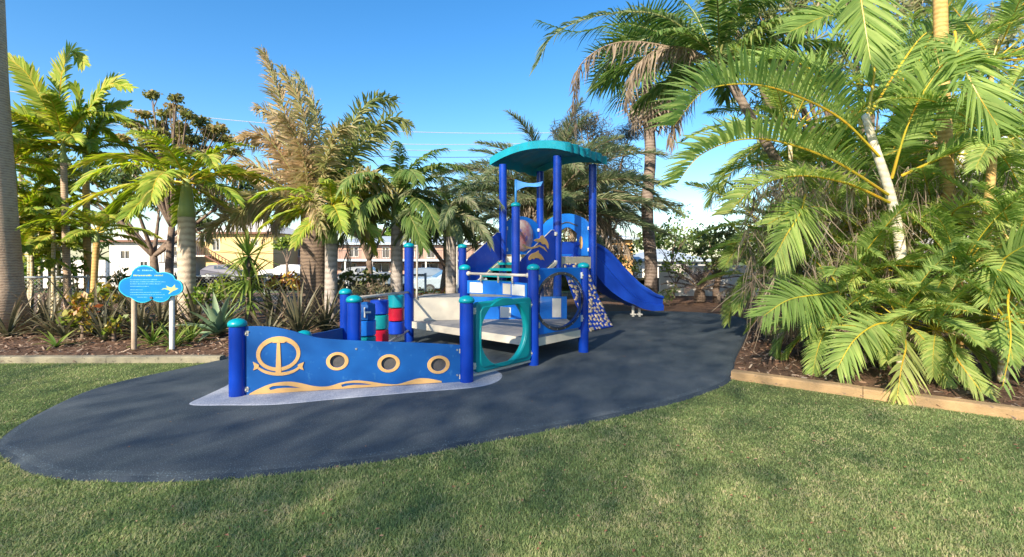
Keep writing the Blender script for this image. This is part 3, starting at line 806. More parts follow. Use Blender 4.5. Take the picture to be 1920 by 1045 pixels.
# roof: a shallow vault, scalloped along its right edge
Lc, Nc, Rc = Vector((-0.47, 10.08)), Vector((0.98, 8.82)), Vector((1.98, 10.02))
ax, ay = (Lc - Nc), (Rc - Nc)
def roof_pt(i, j, z):      # i across the arch (0 near .. 1 left), j along the vault
    p = Nc + ax * i + ay * j
    return (p.x, p.y, z)
na, nb = 24, 24
g = Geo(); Vt = []; Vb = []
for a in range(na + 1):
    i = a / na
    zc = 3.50 + 0.17 * math.sin(math.pi * i) ** 0.8 - 0.03 * i
    for b in range(nb + 1):
        j = b / nb
        rib = 0.016 * math.cos(j * nb / 3 * math.pi) if b not in (0, nb) else 0
        ii = i
        if a == 0: ii = -0.03 * abs(math.sin(j * 7 * math.pi))
        fall = 0.07 * (max(0, abs(j - 0.5) - 0.3) / 0.2) ** 2 * 0.6
        Vt.append(roof_pt(ii, j, zc - 0.04 * j + rib - fall * 0.5))
        dep = 0.15 if b == 0 else (0.13 + 0.05 * abs(math.sin(j * 7 * math.pi)) if a == 0 else (0.15 if a == na or b == nb else 0.04))
        Vb.append(roof_pt(ii, j, zc - 0.04 * j + rib - fall * 0.5 - dep))
W = nb + 1
o_ = len(Vt)
F = [[a * W + b, a * W + b + 1, (a + 1) * W + b + 1, (a + 1) * W + b] for a in range(na) for b in range(nb)]
F += [[o_ + a * W + b, o_ + (a + 1) * W + b, o_ + (a + 1) * W + b + 1, o_ + a * W + b + 1] for a in range(na) for b in range(nb)]
for a in range(na): F += [[a * W, (a + 1) * W, o_ + (a + 1) * W, o_ + a * W], [a * W + nb, o_ + a * W + nb, o_ + (a + 1) * W + nb, (a + 1) * W + nb]]
for b in range(nb): F += [[b, o_ + b, o_ + b + 1, b + 1], [na * W + b, na * W + b + 1, o_ + na * W + b + 1, o_ + na * W + b]]
g.add(Vt + Vb, F)
PART(sharp(g.build('roof', M['canopy']), 50))
# --- climbing wall from the deck down towards the lawn
c_tl, c_tr = Vector((*(T3 + (T4 - T3) * 0.12), DECK - 0.1)), Vector((*(T3 + (T4 - T3) * 0.80), DECK - 0.1))
dn = Vector(((T4 - T3).y, -(T4 - T3).x, 0)).normalized()
c_bl, c_br = c_tl + dn * 0.64, c_tr + dn * 0.64
c_bl.z = c_br.z = 0.02
g = Geo(); V = []; nn = 14
for k in range(nn + 1):
    t = k / nn
    bow = 0.10 * math.sin(math.pi * t)
    for a, b in ((c_tl, c_bl), (c_tr, c_br)):
        p = a.lerp(b, t) - Vector((0, 0, bow)); V += [p, p - Vector((0, 0, 0.05))]
g.add(V, [[k * 4 + q[0], k * 4 + q[1], k * 4 + 4 + q[1], k * 4 + 4 + q[0]] for k in range(nn) for q in ((0, 2), (2, 3), (3, 1), (1, 0))])
cw = PART(sharp(g.build('climbing_wall', M['panel_deep'])))
for k in range(15):
    for q in range(8):
        t = (k + 0.5 + random.uniform(-0.3, 0.3)) / 15; s = (q + 0.5 + random.uniform(-0.3, 0.3)) / 8
        p = c_tl.lerp(c_tr, s).lerp(c_bl.lerp(c_br, s), t) - Vector((0, 0, 0.10 * math.sin(math.pi * t)))
        up = (dn * 0.75 + Vector((0, 0, 0.6))).normalized(); sx = (c_tr - c_tl).normalized(); sy = up.cross(sx)
        m_ = 8; ang0 = random.random() * 6
        ring = [(math.cos(ang0 + 2 * math.pi * w / m_), math.sin(ang0 + 2 * math.pi * w / m_), random.uniform(0.45, 1.5)) for w in range(m_)]
        sz = random.uniform(0.026, 0.047)
        V = [p + (sx * a * 1.25 + sy * b) * c * sz - up * 0.01 for a, b, c in ring] + [p + (sx * a * 1.25 + sy * b) * c * sz * 0.9 + up * 0.006 for a, b, c in ring] + [p + up * 0.008]
        g = Geo(); g.add(V, [[w, (w + 1) % m_, m_ + (w + 1) % m_, m_ + w] for w in range(m_)] + [[m_ + w, m_ + (w + 1) % m_, 2 * m_, 2 * m_] for w in range(m_)])
        SUB(g.build('climbing_hold', M['hold'], smooth=True), cw)
# --- slide
path = catmull([(1.17, 10.48, 1.38), (1.58, 10.72, 1.36), (1.90, 10.88, 1.14), (2.25, 11.0, 0.78), (2.58, 11.1, 0.48), (2.88, 11.18, 0.31), (3.14, 11.25, 0.25), (3.38, 11.31, 0.25)], 7)
prof = [(-0.37, 0.30), (-0.31, 0.32), (-0.26, 0.06), (-0.12, 0.0), (0.12, 0.0), (0.26, 0.06), (0.31, 0.32), (0.37, 0.30), (0.375, 0.25), (0.33, 0.21), (0.32, 0.06), (0.365, 0.03), (0.355, -0.10), (-0.355, -0.10), (-0.365, 0.03), (-0.32, 0.06), (-0.33, 0.21), (-0.375, 0.25)]
g = Geo(); V = []; npf = len(prof)
for i, p in enumerate(path):
    t = (path[min(i + 1, len(path) - 1)] - path[max(i - 1, 0)]).normalized()
    sd_ = Vector((t.y, -t.x, 0)).normalized(); up = sd_.cross(t)
    f = i / (len(path) - 1)
    wall = 1.0 + 0.25 * math.sin(f * 3.1) - 0.45 * max(0, f - 0.75) * 4 * 0.6
    skirt = 1 + 1.6 * max(0, math.sin(min(f * 1.6, 1) * math.pi)) 
    for (s_, h_) in prof:
        hh = h_ * wall if h_ > 0 else h_ * skirt
        V.append(p + sd_ * s_ + up * hh)
F = [[i * npf + k, i * npf + (k + 1) % npf, (i + 1) * npf + (k + 1) % npf, (i + 1) * npf + k] for i in range(len(path) - 1) for k in range(npf)]
g.add(V, F)
e0 = (len(path) - 1) * npf
for base in (0, e0):
    g.add([V[base + k] for k in range(npf)], [[0, 1, 2, 17], [17, 2, 15, 16], [2, 3, 14, 15], [3, 4, 13, 14], [13, 4, 12, 12], [4, 5, 11, 12], [5, 10, 11, 11], [5, 6, 9, 10], [6, 7, 8, 9]])
slide = PART(sharp(g.build('slide', M['slide']), 40))
for x in (1187, 1199):
    p = at(x, 580, 11.1); g = Geo(); g.tube([(p.x, p.y, 0.0), (p.x, p.y, 0.26)], 0.032, 10); g.box((p.x, p.y, 0.05), (0.12, 0.1, 0.03))
    SUB(g.build('slide_leg', M['white']), slide)

# ------------------------------------------------------------------ cloud-shaped sign
sg_c = gnd(283, 655); SY = sg_c.y
sign = thing('cloud_sign', 'blue cloud shaped sign with lettering on two posts in garden bed', 'sign', (sg_c.x, SY, 0))
SW = Matrix.Translation((sg_c.x, SY, 0)).inverted()
def SP(o): o.parent = sign; o.matrix_parent_inverse = SW; return o
SS = Plane((sg_c.x - 1, SY - 0.06), (sg_c.x + 1, SY - 0.06))
def sp(x, y): return SS.px(200 + x * 0.1722, 480 + y * 0.1722)
cl = [(135, 330), (150, 285), (190, 250), (240, 235), (265, 225), (285, 170), (330, 125), (400, 102), (470, 112), (525, 145), (560, 180), (620, 175), (690, 190), (735, 220), (755, 255), (800, 275), (830, 320), (830, 375), (800, 410), (750, 432), (705, 438),
      (680, 470), (640, 495), (590, 505), (540, 495), (500, 478), (460, 495), (410, 510), (350, 505), (300, 480), (265, 455), (215, 440), (165, 405), (140, 370)]
M['sign_blue'] = mat('sign_blue_print', (0.0, 0.17, 0.42), 0.45, (0.0, 0.12, 0.37), 2.0, spec=0.2)
M['sign_edge'] = mat('sign_edge_print', (0.01, 0.38, 0.52), 0.4)
M['letter_pale'] = mat('pale_blue_lettering', (0.14, 0.40, 0.62), 0.5)
M['letter_gold'] = mat('gold_lettering', (0.33, 0.42, 0.16), 0.5)
cpts = [(p.x, p.y) for p in catmull([(*sp(x, y), 0) for x, y in cl], 4, True)]
cen = sp(490, 320)
board = SP(plate('sign_board', SS, [cpts], -0.012, 0.012, M['sign_edge'], None, 0.003))
SUB(plate('sign_face', SS, [[(cen[0] + (x - cen[0]) * 0.965, cen[1] + (y - cen[1]) * 0.945) for x, y in cpts]], 0.0122, 0.0142, M['sign_blue'], None, 0.0005), board)
def letters(x0, x1, y, h, m, part):
    g = Geo(); x = x0
    while x < x1:
        w = random.uniform(6, 15)
        a, b = sp(x, y), sp(min(x + w, x1), y - h * random.uniform(0.6, 1))
        V = [SS.p(a[0], a[1], 0.0152), SS.p(b[0], a[1], 0.0152), SS.p(b[0], b[1], 0.0152), SS.p(a[0], b[1], 0.0152)]
        g.add(V, [[0, 1, 2, 3]]); x += w + random.uniform(2, 7)
    SUB(g.build('lettering', M[m]), part)
letters(345, 370, 165, 14, 'letter_pale', board); letters(395, 510, 165, 18, 'letter_pale', board)
letters(300, 500, 220, 17, 'letter_gold', board); letters(530, 620, 220, 17, 'letter_gold', board)
for y, x1 in ((262, 560), (285, 650), (308, 600), (335, 470), (372, 400), (400, 600), (425, 640), (452, 450), (455, 620)):
    letters(265 if y < 440 else (340 if x1 < 500 else 540), x1, y, 7, 'letter_pale', board)
bird = [(600, 370), (625, 352), (665, 350), (655, 322), (690, 340), (715, 345), (750, 310), (755, 345), (790, 355), (760, 372), (735, 380), (715, 395), (690, 415), (680, 412), (700, 385), (680, 372), (640, 362)]
SUB(plate('bird_emblem', SS, [[sp(x, y) for x, y in bird]], 0.0142, 0.0162, M['letter_gold'], None, 0.0003), board)
g = Geo(); g.tube([SS.p(*sp(497, 455), 0.012), SS.p(*sp(497, 455), 0.03)], 0.02, 10); SUB(g.build('knob', M['dark']), board)
for x, mm, lb in ((247.5, 'timber', 'weathered pale timber post'), (319, 'white', 'white painted post')):
    p = gnd(x, 656); g = Geo(); rr = 0.036
    g.lathe([(rr, 0), (rr, 0.95), (rr * 0.8, 0.97), (0.001, 0.972)], (p.x, SY, 0), 14)
    SP(g.build('sign_post', M[mm], smooth=True))['label'] = lb

# ------------------------------------------------------------------ plants: builders
def unit(a): return a / (np.linalg.norm(a, axis=-1, keepdims=True) + 1e-12)

def frond_geo(pts, ref, nl, lmax, w, fwd=0.6, vee=0.35, droop=0.35, t0=0.12, plume=0.0, rr=0.012, seg=4, tint=(0.2, 0.9), tip=0.45, jit=0.12, r=None, fray=0.0):
    """a feather leaf along the points: ref is what its upper side faces"""
    r = r or rng
    P = np.array([list(p) for p in pts], float)
    d = np.linalg.norm(np.diff(P, axis=0), axis=1); S_ = np.concatenate([[0], np.cumsum(d)]); S_ /= S_[-1]
    T = unit(np.gradient(P, axis=0))
    ref = np.array(ref, float)
    side = unit(np.cross(ref[None, :], T)); up = np.cross(T, side)
    g = Geo()
    n_r = len(P)
    g.tube(P, list(rr * (1.0 - 0.85 * np.linspace(0, 1, n_r) ** 0.8)), 6, 1, 0.5, False)
    t = np.linspace(t0, 0.995, nl)
    t = np.repeat(t, 2) + r.uniform(-0.3, 0.3, 2 * nl) * (1 - t0) / nl
    t = np.clip(t, t0, 0.998)
    sg = np.tile([1.0, -1.0], nl)
    I = lambda A: np.stack([np.interp(t, S_, A[:, k]) for k in range(3)], 1)
    b, tt, ss, uu = I(P), unit(I(T)), unit(I(side)), unit(I(up))
    q = (t - t0) / (1 - t0)
    prof = np.minimum(1, 0.5 + 2.6 * q) * (1 - (1 - tip) * np.clip((q - 0.45) / 0.55, 0, 1) ** 1.7)
    Lf = lmax * prof * (1 + r.uniform(-jit, jit, 2 * nl))
    f_ = fwd + 0.5 * q + r.uniform(-jit, jit, 2 * nl)
    v_ = vee + r.uniform(-jit, jit, 2 * nl) + plume * r.uniform(-1.3, 1.3, 2 * nl)
    d0 = (ss * (sg * np.cos(f_) * np.cos(v_))[:, None] + tt * np.sin(f_)[:, None] * np.cos(v_)[:, None] + uu * np.sin(v_)[:, None])
    d0 = unit(d0)
    wd = unit(tt - d0 * np.sum(tt * d0, 1)[:, None])
    wd = unit(wd + uu * (r.uniform(-0.5, 0.5, 2 * nl))[:, None])
    sv = np.linspace(0, 1, seg)
    wp_ = np.interp(sv, [0, 0.25, 0.6, 1], [0.45, 1.0, 0.85, 0.06])
    dr = droop * (1 + r.uniform(-0.4, 0.4, 2 * nl))
    pos = b[:, None, :] + d0[:, None, :] * (Lf[:, None] * sv[None, :])[..., None]
    pos[..., 2] -= (Lf * dr)[:, None] * sv[None, :] ** 2
    if fray: pos += r.normal(0, fray, pos.shape) * sv[None, :, None]
    wv = wd[:, None, :] * (w * 0.5 * wp_[None, :] * (0.75 + 0.25 * prof)[:, None])[..., None]
    V = np.stack([pos - wv, pos + wv], 2).reshape(2 * nl, seg * 2, 3)
    k = np.arange(seg - 1)
    fq = np.stack([2 * k, 2 * k + 1, 2 * k + 3, 2 * k + 2], 1)
    F = (np.arange(2 * nl) * seg * 2)[:, None, None] + fq[None]
    tn = np.repeat(r.uniform(tint[0], tint[1], 2 * nl), seg - 1)
    g.add(V.reshape(-1, 3), F.reshape(-1, 4), 0, tn)
    return g

def arc_pts(length, e0, bend, n=18, power=1.2, twist=0.0):
    t = np.linspace(0, 1, n); e = e0 - bend * t ** power
    dx = np.cos(e) * length / (n - 1); dz = np.sin(e) * length / (n - 1)
    x = np.concatenate([[0], np.cumsum(dx[:-1])]); z = np.concatenate([[0], np.cumsum(dz[:-1])])
    return np.c_[x, twist * x ** 2 / max(length, 0.1), z]

KINDS = {
 'cane':   dict(leaf='cane_leaf', st='cane_rachis', nl=78, lm=0.36, w=0.022, fwd=0.55, vee=0.35, droop=0.35, rr=0.014),
 'yellow': dict(leaf='yellow_leaf', st='cane_rachis', nl=58, lm=0.38, w=0.052, fwd=0.6, vee=0.30, droop=0.45, rr=0.018),
 'alex':   dict(leaf='green_leaf', st='stalk', nl=62, lm=0.36, w=0.044, fwd=0.55, vee=0.15, droop=0.65, rr=0.018),
 'fox':    dict(leaf='fox_leaf', st='stalk', nl=120, lm=0.30, w=0.036, fwd=0.75, vee=0.0, droop=0.35, rr=0.02, plume=1.0, fray=0.012),
 'grey':   dict(leaf='grey_leaf', st='stalk', nl=85, lm=0.28, w=0.030, fwd=0.7, vee=0.35, droop=0.5, rr=0.018, plume=0.25),
 'date':   dict(leaf='grey_leaf', st='dead_stalk', nl=150, lm=0.26, w=0.020, fwd=0.75, vee=0.3, droop=0.3, rr=0.018, plume=0.3),
 'dead':   dict(leaf='dead_leaf', st='dead_stalk', nl=40, lm=0.22, w=0.022, fwd=0.8, vee=-0.3, droop=1.0, rr=0.014, plume=0.4, fray=0.03),
}
M['dead_stalk'] = mat('dead_stalk', (0.30, 0.22, 0.15), 0.8, (0.22, 0.16, 0.11), 5)

def frond_mesh(kind, length, e0, bend, seed, power=1.2, scale=1.0, t0=0.14):
    K = KINDS[kind]; r = np.random.default_rng(seed)
    pts = arc_pts(length, e0, bend, 18, power, r.uniform(-0.12, 0.12))
    s = length / 1.8 * scale
    g = frond_geo(pts, (0, 0, 1) if abs(e0) < 1.35 else (-1, 0, 0.15), K['nl'], K['lm'] * s, K['w'] * s ** 0.5, K['fwd'], K['vee'], K['droop'], t0, K.get('plume', 0), K['rr'] * s, r=r, fray=K.get('fray', 0) * s)
    return g.mesh('frond', [M[K['leaf']], M[K['st']]])

def palm(label, base, crown, kind, n, length, trunk, r0, r1, group=None, shaft=0.0, lean=0.0, e_rng=(1.35, -0.5), bend=(0.9, 1.7), dead=0, seed=1, name='palm_tree', mesh_pool=5, skip=None, az0=0.0, dead_len=0.8, sub=None):
    """a palm: trunk to the crown point, green shaft, leaves radiating from it"""
    base, crown = Vector(base), Vector(crown)
    root = thing(name, label, 'palm tree', base, group)
    rn = random.Random(seed)
    top = crown - base
    st = max(top.z - shaft, 0.1)
    k_n = 14
    def tp(t): return Vector((top.x * t + lean * math.sin(math.pi * t), top.y * t, top.z * t))
    g = Geo(); hs = [k / k_n * st / top.z for k in range(k_n + 1)]
    rad = [(r0 + (r1 - r0) * (k / k_n) ** 0.7) * (1.22 if k == 0 else 1) * (1 + rn.uniform(-0.02, 0.02)) for k in range(k_n + 1)]
    g.tube([tp(h) for h in hs], rad, 16)
    tr = g.build('trunk', M[trunk], root, True)
    if shaft:
        g = Geo(); rs = [r1 * 1.04, r1 * 0.92, r1 * 0.74, r1 * 0.62, r1 * 0.48]
        g.tube([tp((st - 0.02 + (shaft + 0.04) * k / 4) / top.z) for k in range(5)], rs, 14)
        g.build('crownshaft', M['shaft'], root, True)
    for k in range(n):
        f = (k + 0.5) / n
        e0 = e_rng[0] + (e_rng[1] - e_rng[0]) * f ** 0.9 + rn.uniform(-0.12, 0.12)
        az = az0 + k * 2.399963 + rn.uniform(-0.25, 0.25)
        if skip and skip(az % (2 * math.pi), f): continue
        ln = length * (0.85 + 0.2 * math.sin(math.pi * f)) * rn.uniform(0.88, 1.1)
        bd = bend[0] + (bend[1] - bend[0]) * math.sin(math.pi * min(1, f + 0.2)) * rn.uniform(0.7, 1.15)
        me = frond_mesh(kind, ln, e0, bd, seed * 100 + k)
        o = link('frond', me, root, tp(1.0 - 0.1 * f / max(top.z, 1)))
        o.rotation_euler = (rn.uniform(-0.25, 0.25), 0, az)
    for k in range(dead):
        az = rn.uniform(0, 2 * math.pi)
        me = frond_mesh('dead', length * dead_len * rn.uniform(0.7, 1.1), rn.uniform(-0.3, 0.2), rn.uniform(1.0, 1.5), seed * 100 + 60 + k)
        o = link('frond', me, root, tp(0.985)); o.rotation_euler = (0, 0, az); o['label'] = 'dry brown hanging frond'
    return root

def world_frond(root, pts, ref, kind, nl=None, lmax=0.4, w=0.04, tint=(0.3, 0.9), n=7, **kw):
    """a leaf placed by world points, as a part of its palm"""
    K = KINDS[kind]
    P = catmull([Vector(p) - root.location for p in pts], n)
    a = dict(fwd=K['fwd'], vee=K['vee'], droop=K['droop'], plume=K.get('plume', 0), rr=K['rr'], fray=K.get('fray', 0))
    a.update(kw)
    g = frond_geo(P, ref, nl or K['nl'], lmax, w, tint=tint, **a)
    return g.build('frond', [M[K['leaf']], M[K['st']]], root)

def leaf_blade(length, w, bend, fold=0.25, seg=7, e0=0.9, tipw=0.03, shape=None):
    g = Geo(); t = np.linspace(0, 1, seg)
    e = e0 - bend * t ** 1.3
    x = np.concatenate([[0], np.cumsum(np.cos(e[:-1]) * length / (seg - 1))]); z = np.concatenate([[0], np.cumsum(np.sin(e[:-1]) * length / (seg - 1))])
    ww = w * np.interp(t, [0, 0.3, 0.6, 1], shape or [0.55, 1, 0.8, tipw]) / 2
    V = []
    for i in range(seg):
        V += [(x[i] - math.sin(e[i]) * fold * ww[i], -ww[i], z[i] + math.cos(e[i]) * fold * ww[i]), (x[i], 0, z[i]), (x[i] - math.sin(e[i]) * fold * ww[i], ww[i], z[i] + math.cos(e[i]) * fold * ww[i])]
    F = []
    for i in range(seg - 1):
        F += [[3 * i, 3 * i + 1, 3 * i + 4, 3 * i + 3], [3 * i + 1, 3 * i + 2, 3 * i + 5, 3 * i + 4]]
    g.add(V, F, 0, np.repeat(np.linspace(0.2, 0.8, seg - 1), 2))
    return g

def rosette(label, loc, m, n, length, w, e_rng, bend, cat='plant', name='strappy_plant', group=None, seed=1, fold=0.3, stem=0.0, shape=None, tilt=0.0, heads=None):
    root = thing(name, label, cat, loc, group)
    rn = random.Random(seed)
    pool = {}
    for hz, hn in (heads or [(stem, n)]):
        for k in range(hn):
            f = k / max(hn - 1, 1)
            cls = int(f * 4.99)
            if (hz, cls) not in pool:
                e0 = e_rng[0] + (e_rng[1] - e_rng[0]) * (cls + 0.5) / 5
                pool[hz, cls] = [leaf_blade(length * rn.uniform(0.85, 1.1), w * rn.uniform(0.85, 1.1), bend * (0.5 + 0.7 * f) * rn.uniform(0.8, 1.2), fold, 7, e0, 0.03, shape).mesh('leaf', M[m], True) for _ in range(2)]
            o = link('leaf', rn.choice(pool[hz, cls]), root, (0, 0, hz))
            o.rotation_euler = (rn.uniform(-0.15, 0.15), rn.uniform(-0.1, 0.1), k * 2.399963 + rn.uniform(-0.3, 0.3))
            s = rn.uniform(0.8, 1.12); o.scale = (s, s, s)
    if stem or heads:
        g = Geo(); hh = max([stem] + [h for h, _ in (heads or [])])
        g.tube([(0, 0, 0), (0.01, 0, hh * 0.5), (0, 0, hh)], [0.07, 0.055, 0.05], 8); g.build('stem', M['bark'], root, True)
    return root

def clump_leaves(cent, rad, count, size, r, flat=0.75, shell=0.5, asp=0.55):
    """leaf-sized faces filling an uneven lump"""
    d = unit(r.normal(size=(count, 3)))
    rr = r.uniform(0, 1, count) ** shell
    lump = 1 + 0.35 * np.sin(d[:, 0] * 3.1 + r.uniform(0, 6)) * np.cos(d[:, 1] * 2.7 + r.uniform(0, 6)) + 0.2 * np.sin(d[:, 2] * 6 + r.uniform(0, 6))
    c = np.array(cent) + d * (rr * lump * rad)[:, None] * np.array([1, 1, flat])
    a = unit(r.normal(size=(count, 3)) + np.array([0, 0, -0.25])); b = unit(np.cross(a, r.normal(size=(count, 3))))
    s = size * r.uniform(0.6, 1.3, count)[:, None]
    V = np.stack([c - a * s * 0.5, c + b * s * asp * 0.5, c + a * s * 0.5, c - b * s * asp * 0.5], 1)
    F = np.arange(count * 4).reshape(-1, 4)
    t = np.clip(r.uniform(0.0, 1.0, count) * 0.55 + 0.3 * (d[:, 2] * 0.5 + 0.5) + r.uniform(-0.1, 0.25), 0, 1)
    return V.reshape(-1, 3), F, t

def tree(label, base, clumps, leaf, size, dens, group=None, name='tree', trunk_r=0.16, seed=1, cat='tree', asp=0.55, flat=0.75, bark='bark', shell=0.5, limb=True):
    """trunk with limbs reaching to each lump of leaves"""
    base = Vector(base)
    root = thing(name, label, cat, base, group)
    r = np.random.default_rng(seed); rn = random.Random(seed)
    g = Geo(); tg = Geo()
    C = [(Vector(c) - base, rad) for c, rad in clumps]
    zmin = min(c.z for c, _ in C)
    fork = Vector((sum(c.x for c, _ in C) / len(C) * 0.4, sum(c.y for c, _ in C) / len(C) * 0.4, max(zmin * 0.55, 0.25)))
    tg.tube(catmull([(0, 0, -0.05), fork * 0.5 + Vector((rn.uniform(-.05, .05), 0, 0)), fork], 4), list(np.linspace(trunk_r * 1.2, trunk_r * 0.8, 9)), 10)
    for c, rad in C:
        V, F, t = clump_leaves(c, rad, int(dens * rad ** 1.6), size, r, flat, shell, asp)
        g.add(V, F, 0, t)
        if limb:
            mid = fork.lerp(c, 0.5) + Vector((rn.uniform(-.2, .2), rn.uniform(-.2, .2), rn.uniform(-.05, .25))) * rad
            P = catmull([fork, mid, c], 5)
            tg.tube(P, list(np.linspace(trunk_r * 0.55, trunk_r * 0.12, len(P))), 7)
            for _ in range(4):
                e = c + Vector((rn.uniform(-1, 1), rn.uniform(-1, 1), rn.uniform(-.6, .8))) * rad * 0.8
                s0 = P[rn.randint(4, len(P) - 1)]
                tg.tube([s0, s0.lerp(e, 0.5) + Vector((0, 0, 0.08 * rad)), e], [trunk_r * 0.18, trunk_r * 0.1, trunk_r * 0.05], 5)
    tg.build('trunk', M[bark], root, True)
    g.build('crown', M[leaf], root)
    return root

def px_clumps(lst, Y, spread=0.6, seed=3):
    rn = random.Random(seed)
    return [(at(x, y, Y + rn.uniform(-spread, spread)), r * Y / FPX) for x, y, r in lst]

# ------------------------------------------------------------------ palms of the left and middle
def on_bed(x, Y): return ((x - CX) / FPX * Y, Y, -0.022)
# huge trunk at the left edge
big = palm('brown ringed palm trunk rising out of the frame at the far left edge', (-9.52, 9.0, -0.022), (-10.15, 9.2, 11.2), 'alex', 12, 2.6, 'trunk_brown', 0.33, 0.22, lean=-0.12, seed=11)
# yellow slender palms behind it
lp0 = palm('slender yellow palm with upright leaves, dark thin trunk, nearest the left edge', on_bed(128, 10.6), at(118, 262, 10.6), 'yellow', 13, 1.75, 'trunk_brown', 0.075, 0.06, shaft=0.5, e_rng=(1.45, -0.1), bend=(0.7, 1.5), seed=21, az0=0.4)
lp1 = palm('yellow palm with golden stem just right of the dark thin trunk', on_bed(166, 11.4), at(160, 280, 11.4), 'yellow', 11, 1.7, 'cane_stem_orange', 0.08, 0.07, shaft=0.7, e_rng=(1.4, 0.0), bend=(0.9, 1.6), seed=22, az0=1.2)
palm('bushy yellow green palm half hidden behind the far left trunk', on_bed(28, 10.4), at(24, 300, 10.4), 'yellow', 12, 1.6, 'cane_stem_orange', 0.08, 0.07, shaft=0.5, e_rng=(1.4, -0.2), bend=(0.8, 1.5), seed=23)
palm('small golden palm with short yellow stem behind the cloud sign', on_bed(172, 9.9), at(182, 432, 9.9), 'yellow', 12, 1.15, 'cane_stem_orange', 0.06, 0.055, shaft=0.25, e_rng=(1.4, 0.0), bend=(0.9, 1.5), seed=24)
for i, (x, y, Y, ln) in enumerate([(60, 420, 10.9, 1.2), (95, 395, 11.5, 1.2), (40, 470, 10.0, 1.0), (110, 460, 11.0, 1.0), (75, 350, 11.8, 1.3), (55, 375, 11.0, 1.3), (100, 430, 10.6, 1.1), (30, 410, 10.4, 1.2)]):
    palm(('slim cane palm between the far left trunk and the dark thin trunk', 'cane palm standing against the dark thin trunk', 'lowest cane palm touching the far left trunk', 'low cane palm between dark thin trunk and small golden palm', 'tallest of the cane palms crowding behind the far left trunk', 'cane palm in the middle of the crowd at the left edge', 'low cane palm in front of the dark thin trunk', 'cane palm half hidden by the far left trunk')[i], on_bed(x, Y), at(x, y, Y), 'yellow', 11, ln, 'cane_stem', 0.04, 0.035, group='cane palms crowding at the left edge', e_rng=(1.35, -0.3), bend=(0.6, 1.3), seed=30 + i)
palm('stocky palm with pale smooth trunk and green shaft right of the cloud sign', on_bed(350, 9.6), at(350, 338, 9.6), 'yellow', 17, 1.9, 'trunk_pale', 0.165, 0.155, shaft=0.72, e_rng=(1.2, -0.35), bend=(0.8, 1.5), dead=2, seed=41, dead_len=0.7)
for rt, pts, lm in [
    (lp0, [(112, 260, 10.6), (85, 200, 10.3), (52, 140, 10.1), (14, 108, 10.0)], 0.44),
    (lp0, [(118, 258, 10.6), (112, 190, 10.5), (118, 130, 10.4), (135, 96, 10.3), (158, 120, 10.2)], 0.42),
    (lp0, [(118, 262, 10.6), (160, 215, 10.3), (200, 160, 10.1), (245, 165, 10.0)], 0.40),
    (lp0, [(112, 265, 10.6), (70, 230, 10.4), (30, 215, 10.2), (5, 240, 10.1)], 0.42),
    (lp1, [(160, 282, 11.4), (168, 240, 11.1), (190, 185, 10.9), (212, 150, 10.8), (235, 160, 10.7)], 0.42),
    (lp1, [(160, 282, 11.4), (185, 235, 11.2), (205, 205, 11.1), (240, 195, 11.0)], 0.40),
    (lp1, [(155, 285, 11.4), (140, 235, 11.2), (150, 190, 11.0), (140, 160, 10.9)], 0.40)]:
    world_frond(rt, [at(*p) for p in pts], (0, -0.8, 0.5), 'yellow', nl=60, lmax=lm, w=0.06, tint=(0.15, 0.8), vee=0.1, droop=0.2, rr=0.02)
# the big feathery palm
fx = palm('tallest feathery palm with brownish plumes and thick dark trunk', on_bed(590, 10.6), at(590, 385, 10.6), 'fox', 6, 2.3, 'trunk_dark', 0.31, 0.28, e_rng=(0.5, -0.1), bend=(0.9, 1.5), dead=2, seed=51, dead_len=0.8)
FY = 10.6
fx_list = [  # (points in photo px with depth), kind, leaflet length
 ([(585, 390, 10.6), (560, 300, 10.5), (530, 200, 10.4), (505, 125, 10.3), (492, 95, 10.2)], 'fox', 0.52, (0.35, 1.0)),
 ([(590, 390, 10.6), (580, 280, 10.3), (560, 190, 10.1), (530, 130, 10.0)], 'fox', 0.50, (0.5, 1.0)),
 ([(595, 390, 10.7), (600, 270, 10.9), (585, 190, 11.0), (555, 140, 11.1)], 'fox', 0.45, (0.1, 0.6)),
 ([(580, 395, 10.6), (540, 310, 10.3), (495, 255, 10.1), (455, 260, 10.0)], 'fox', 0.42, (0.5, 1.0)),
 ([(580, 395, 10.6), (530, 340, 10.7), (470, 310, 10.9), (420, 330, 11.0)], 'fox', 0.42, (0.5, 1.0)),
 ([(600, 390, 10.6), (635, 300, 10.6), (668, 220, 10.7), (705, 185, 10.8), (740, 190, 10.9)], 'fox', 0.44, (0.0, 0.55)),
 ([(600, 395, 10.6), (650, 310, 10.4), (700, 245, 10.2), (740, 220, 10.1), (768, 235, 10.0)], 'fox', 0.44, (0.0, 0.5)),
 ([(600, 395, 10.7), (640, 290, 11.2), (680, 240, 11.5), (720, 250, 11.8)], 'fox', 0.42, (0.2, 0.7)),
 ([(575, 400, 10.5), (530, 370, 10.1), (480, 370, 9.8), (450, 400, 9.6)], 'fox', 0.40, (0.4, 0.9)),
 ([(588, 390, 10.5), (570, 300, 10.1), (545, 240, 9.8), (520, 220, 9.6)], 'fox', 0.46, (0.6, 1.1)),
 ([(590, 390, 10.5), (610, 310, 10.1), (630, 250, 9.9), (655, 235, 9.8)], 'fox', 0.42, (0.3, 0.8)),
 ([(585, 390, 10.8), (545, 300, 11.2), (515, 220, 11.4), (480, 200, 11.5)], 'fox', 0.46, (0.6, 1.1)),
 ([(605, 395, 10.5), (650, 350, 10.0), (690, 330, 9.7), (730, 350, 9.5)], 'fox', 0.40, (0.1, 0.6)),
]
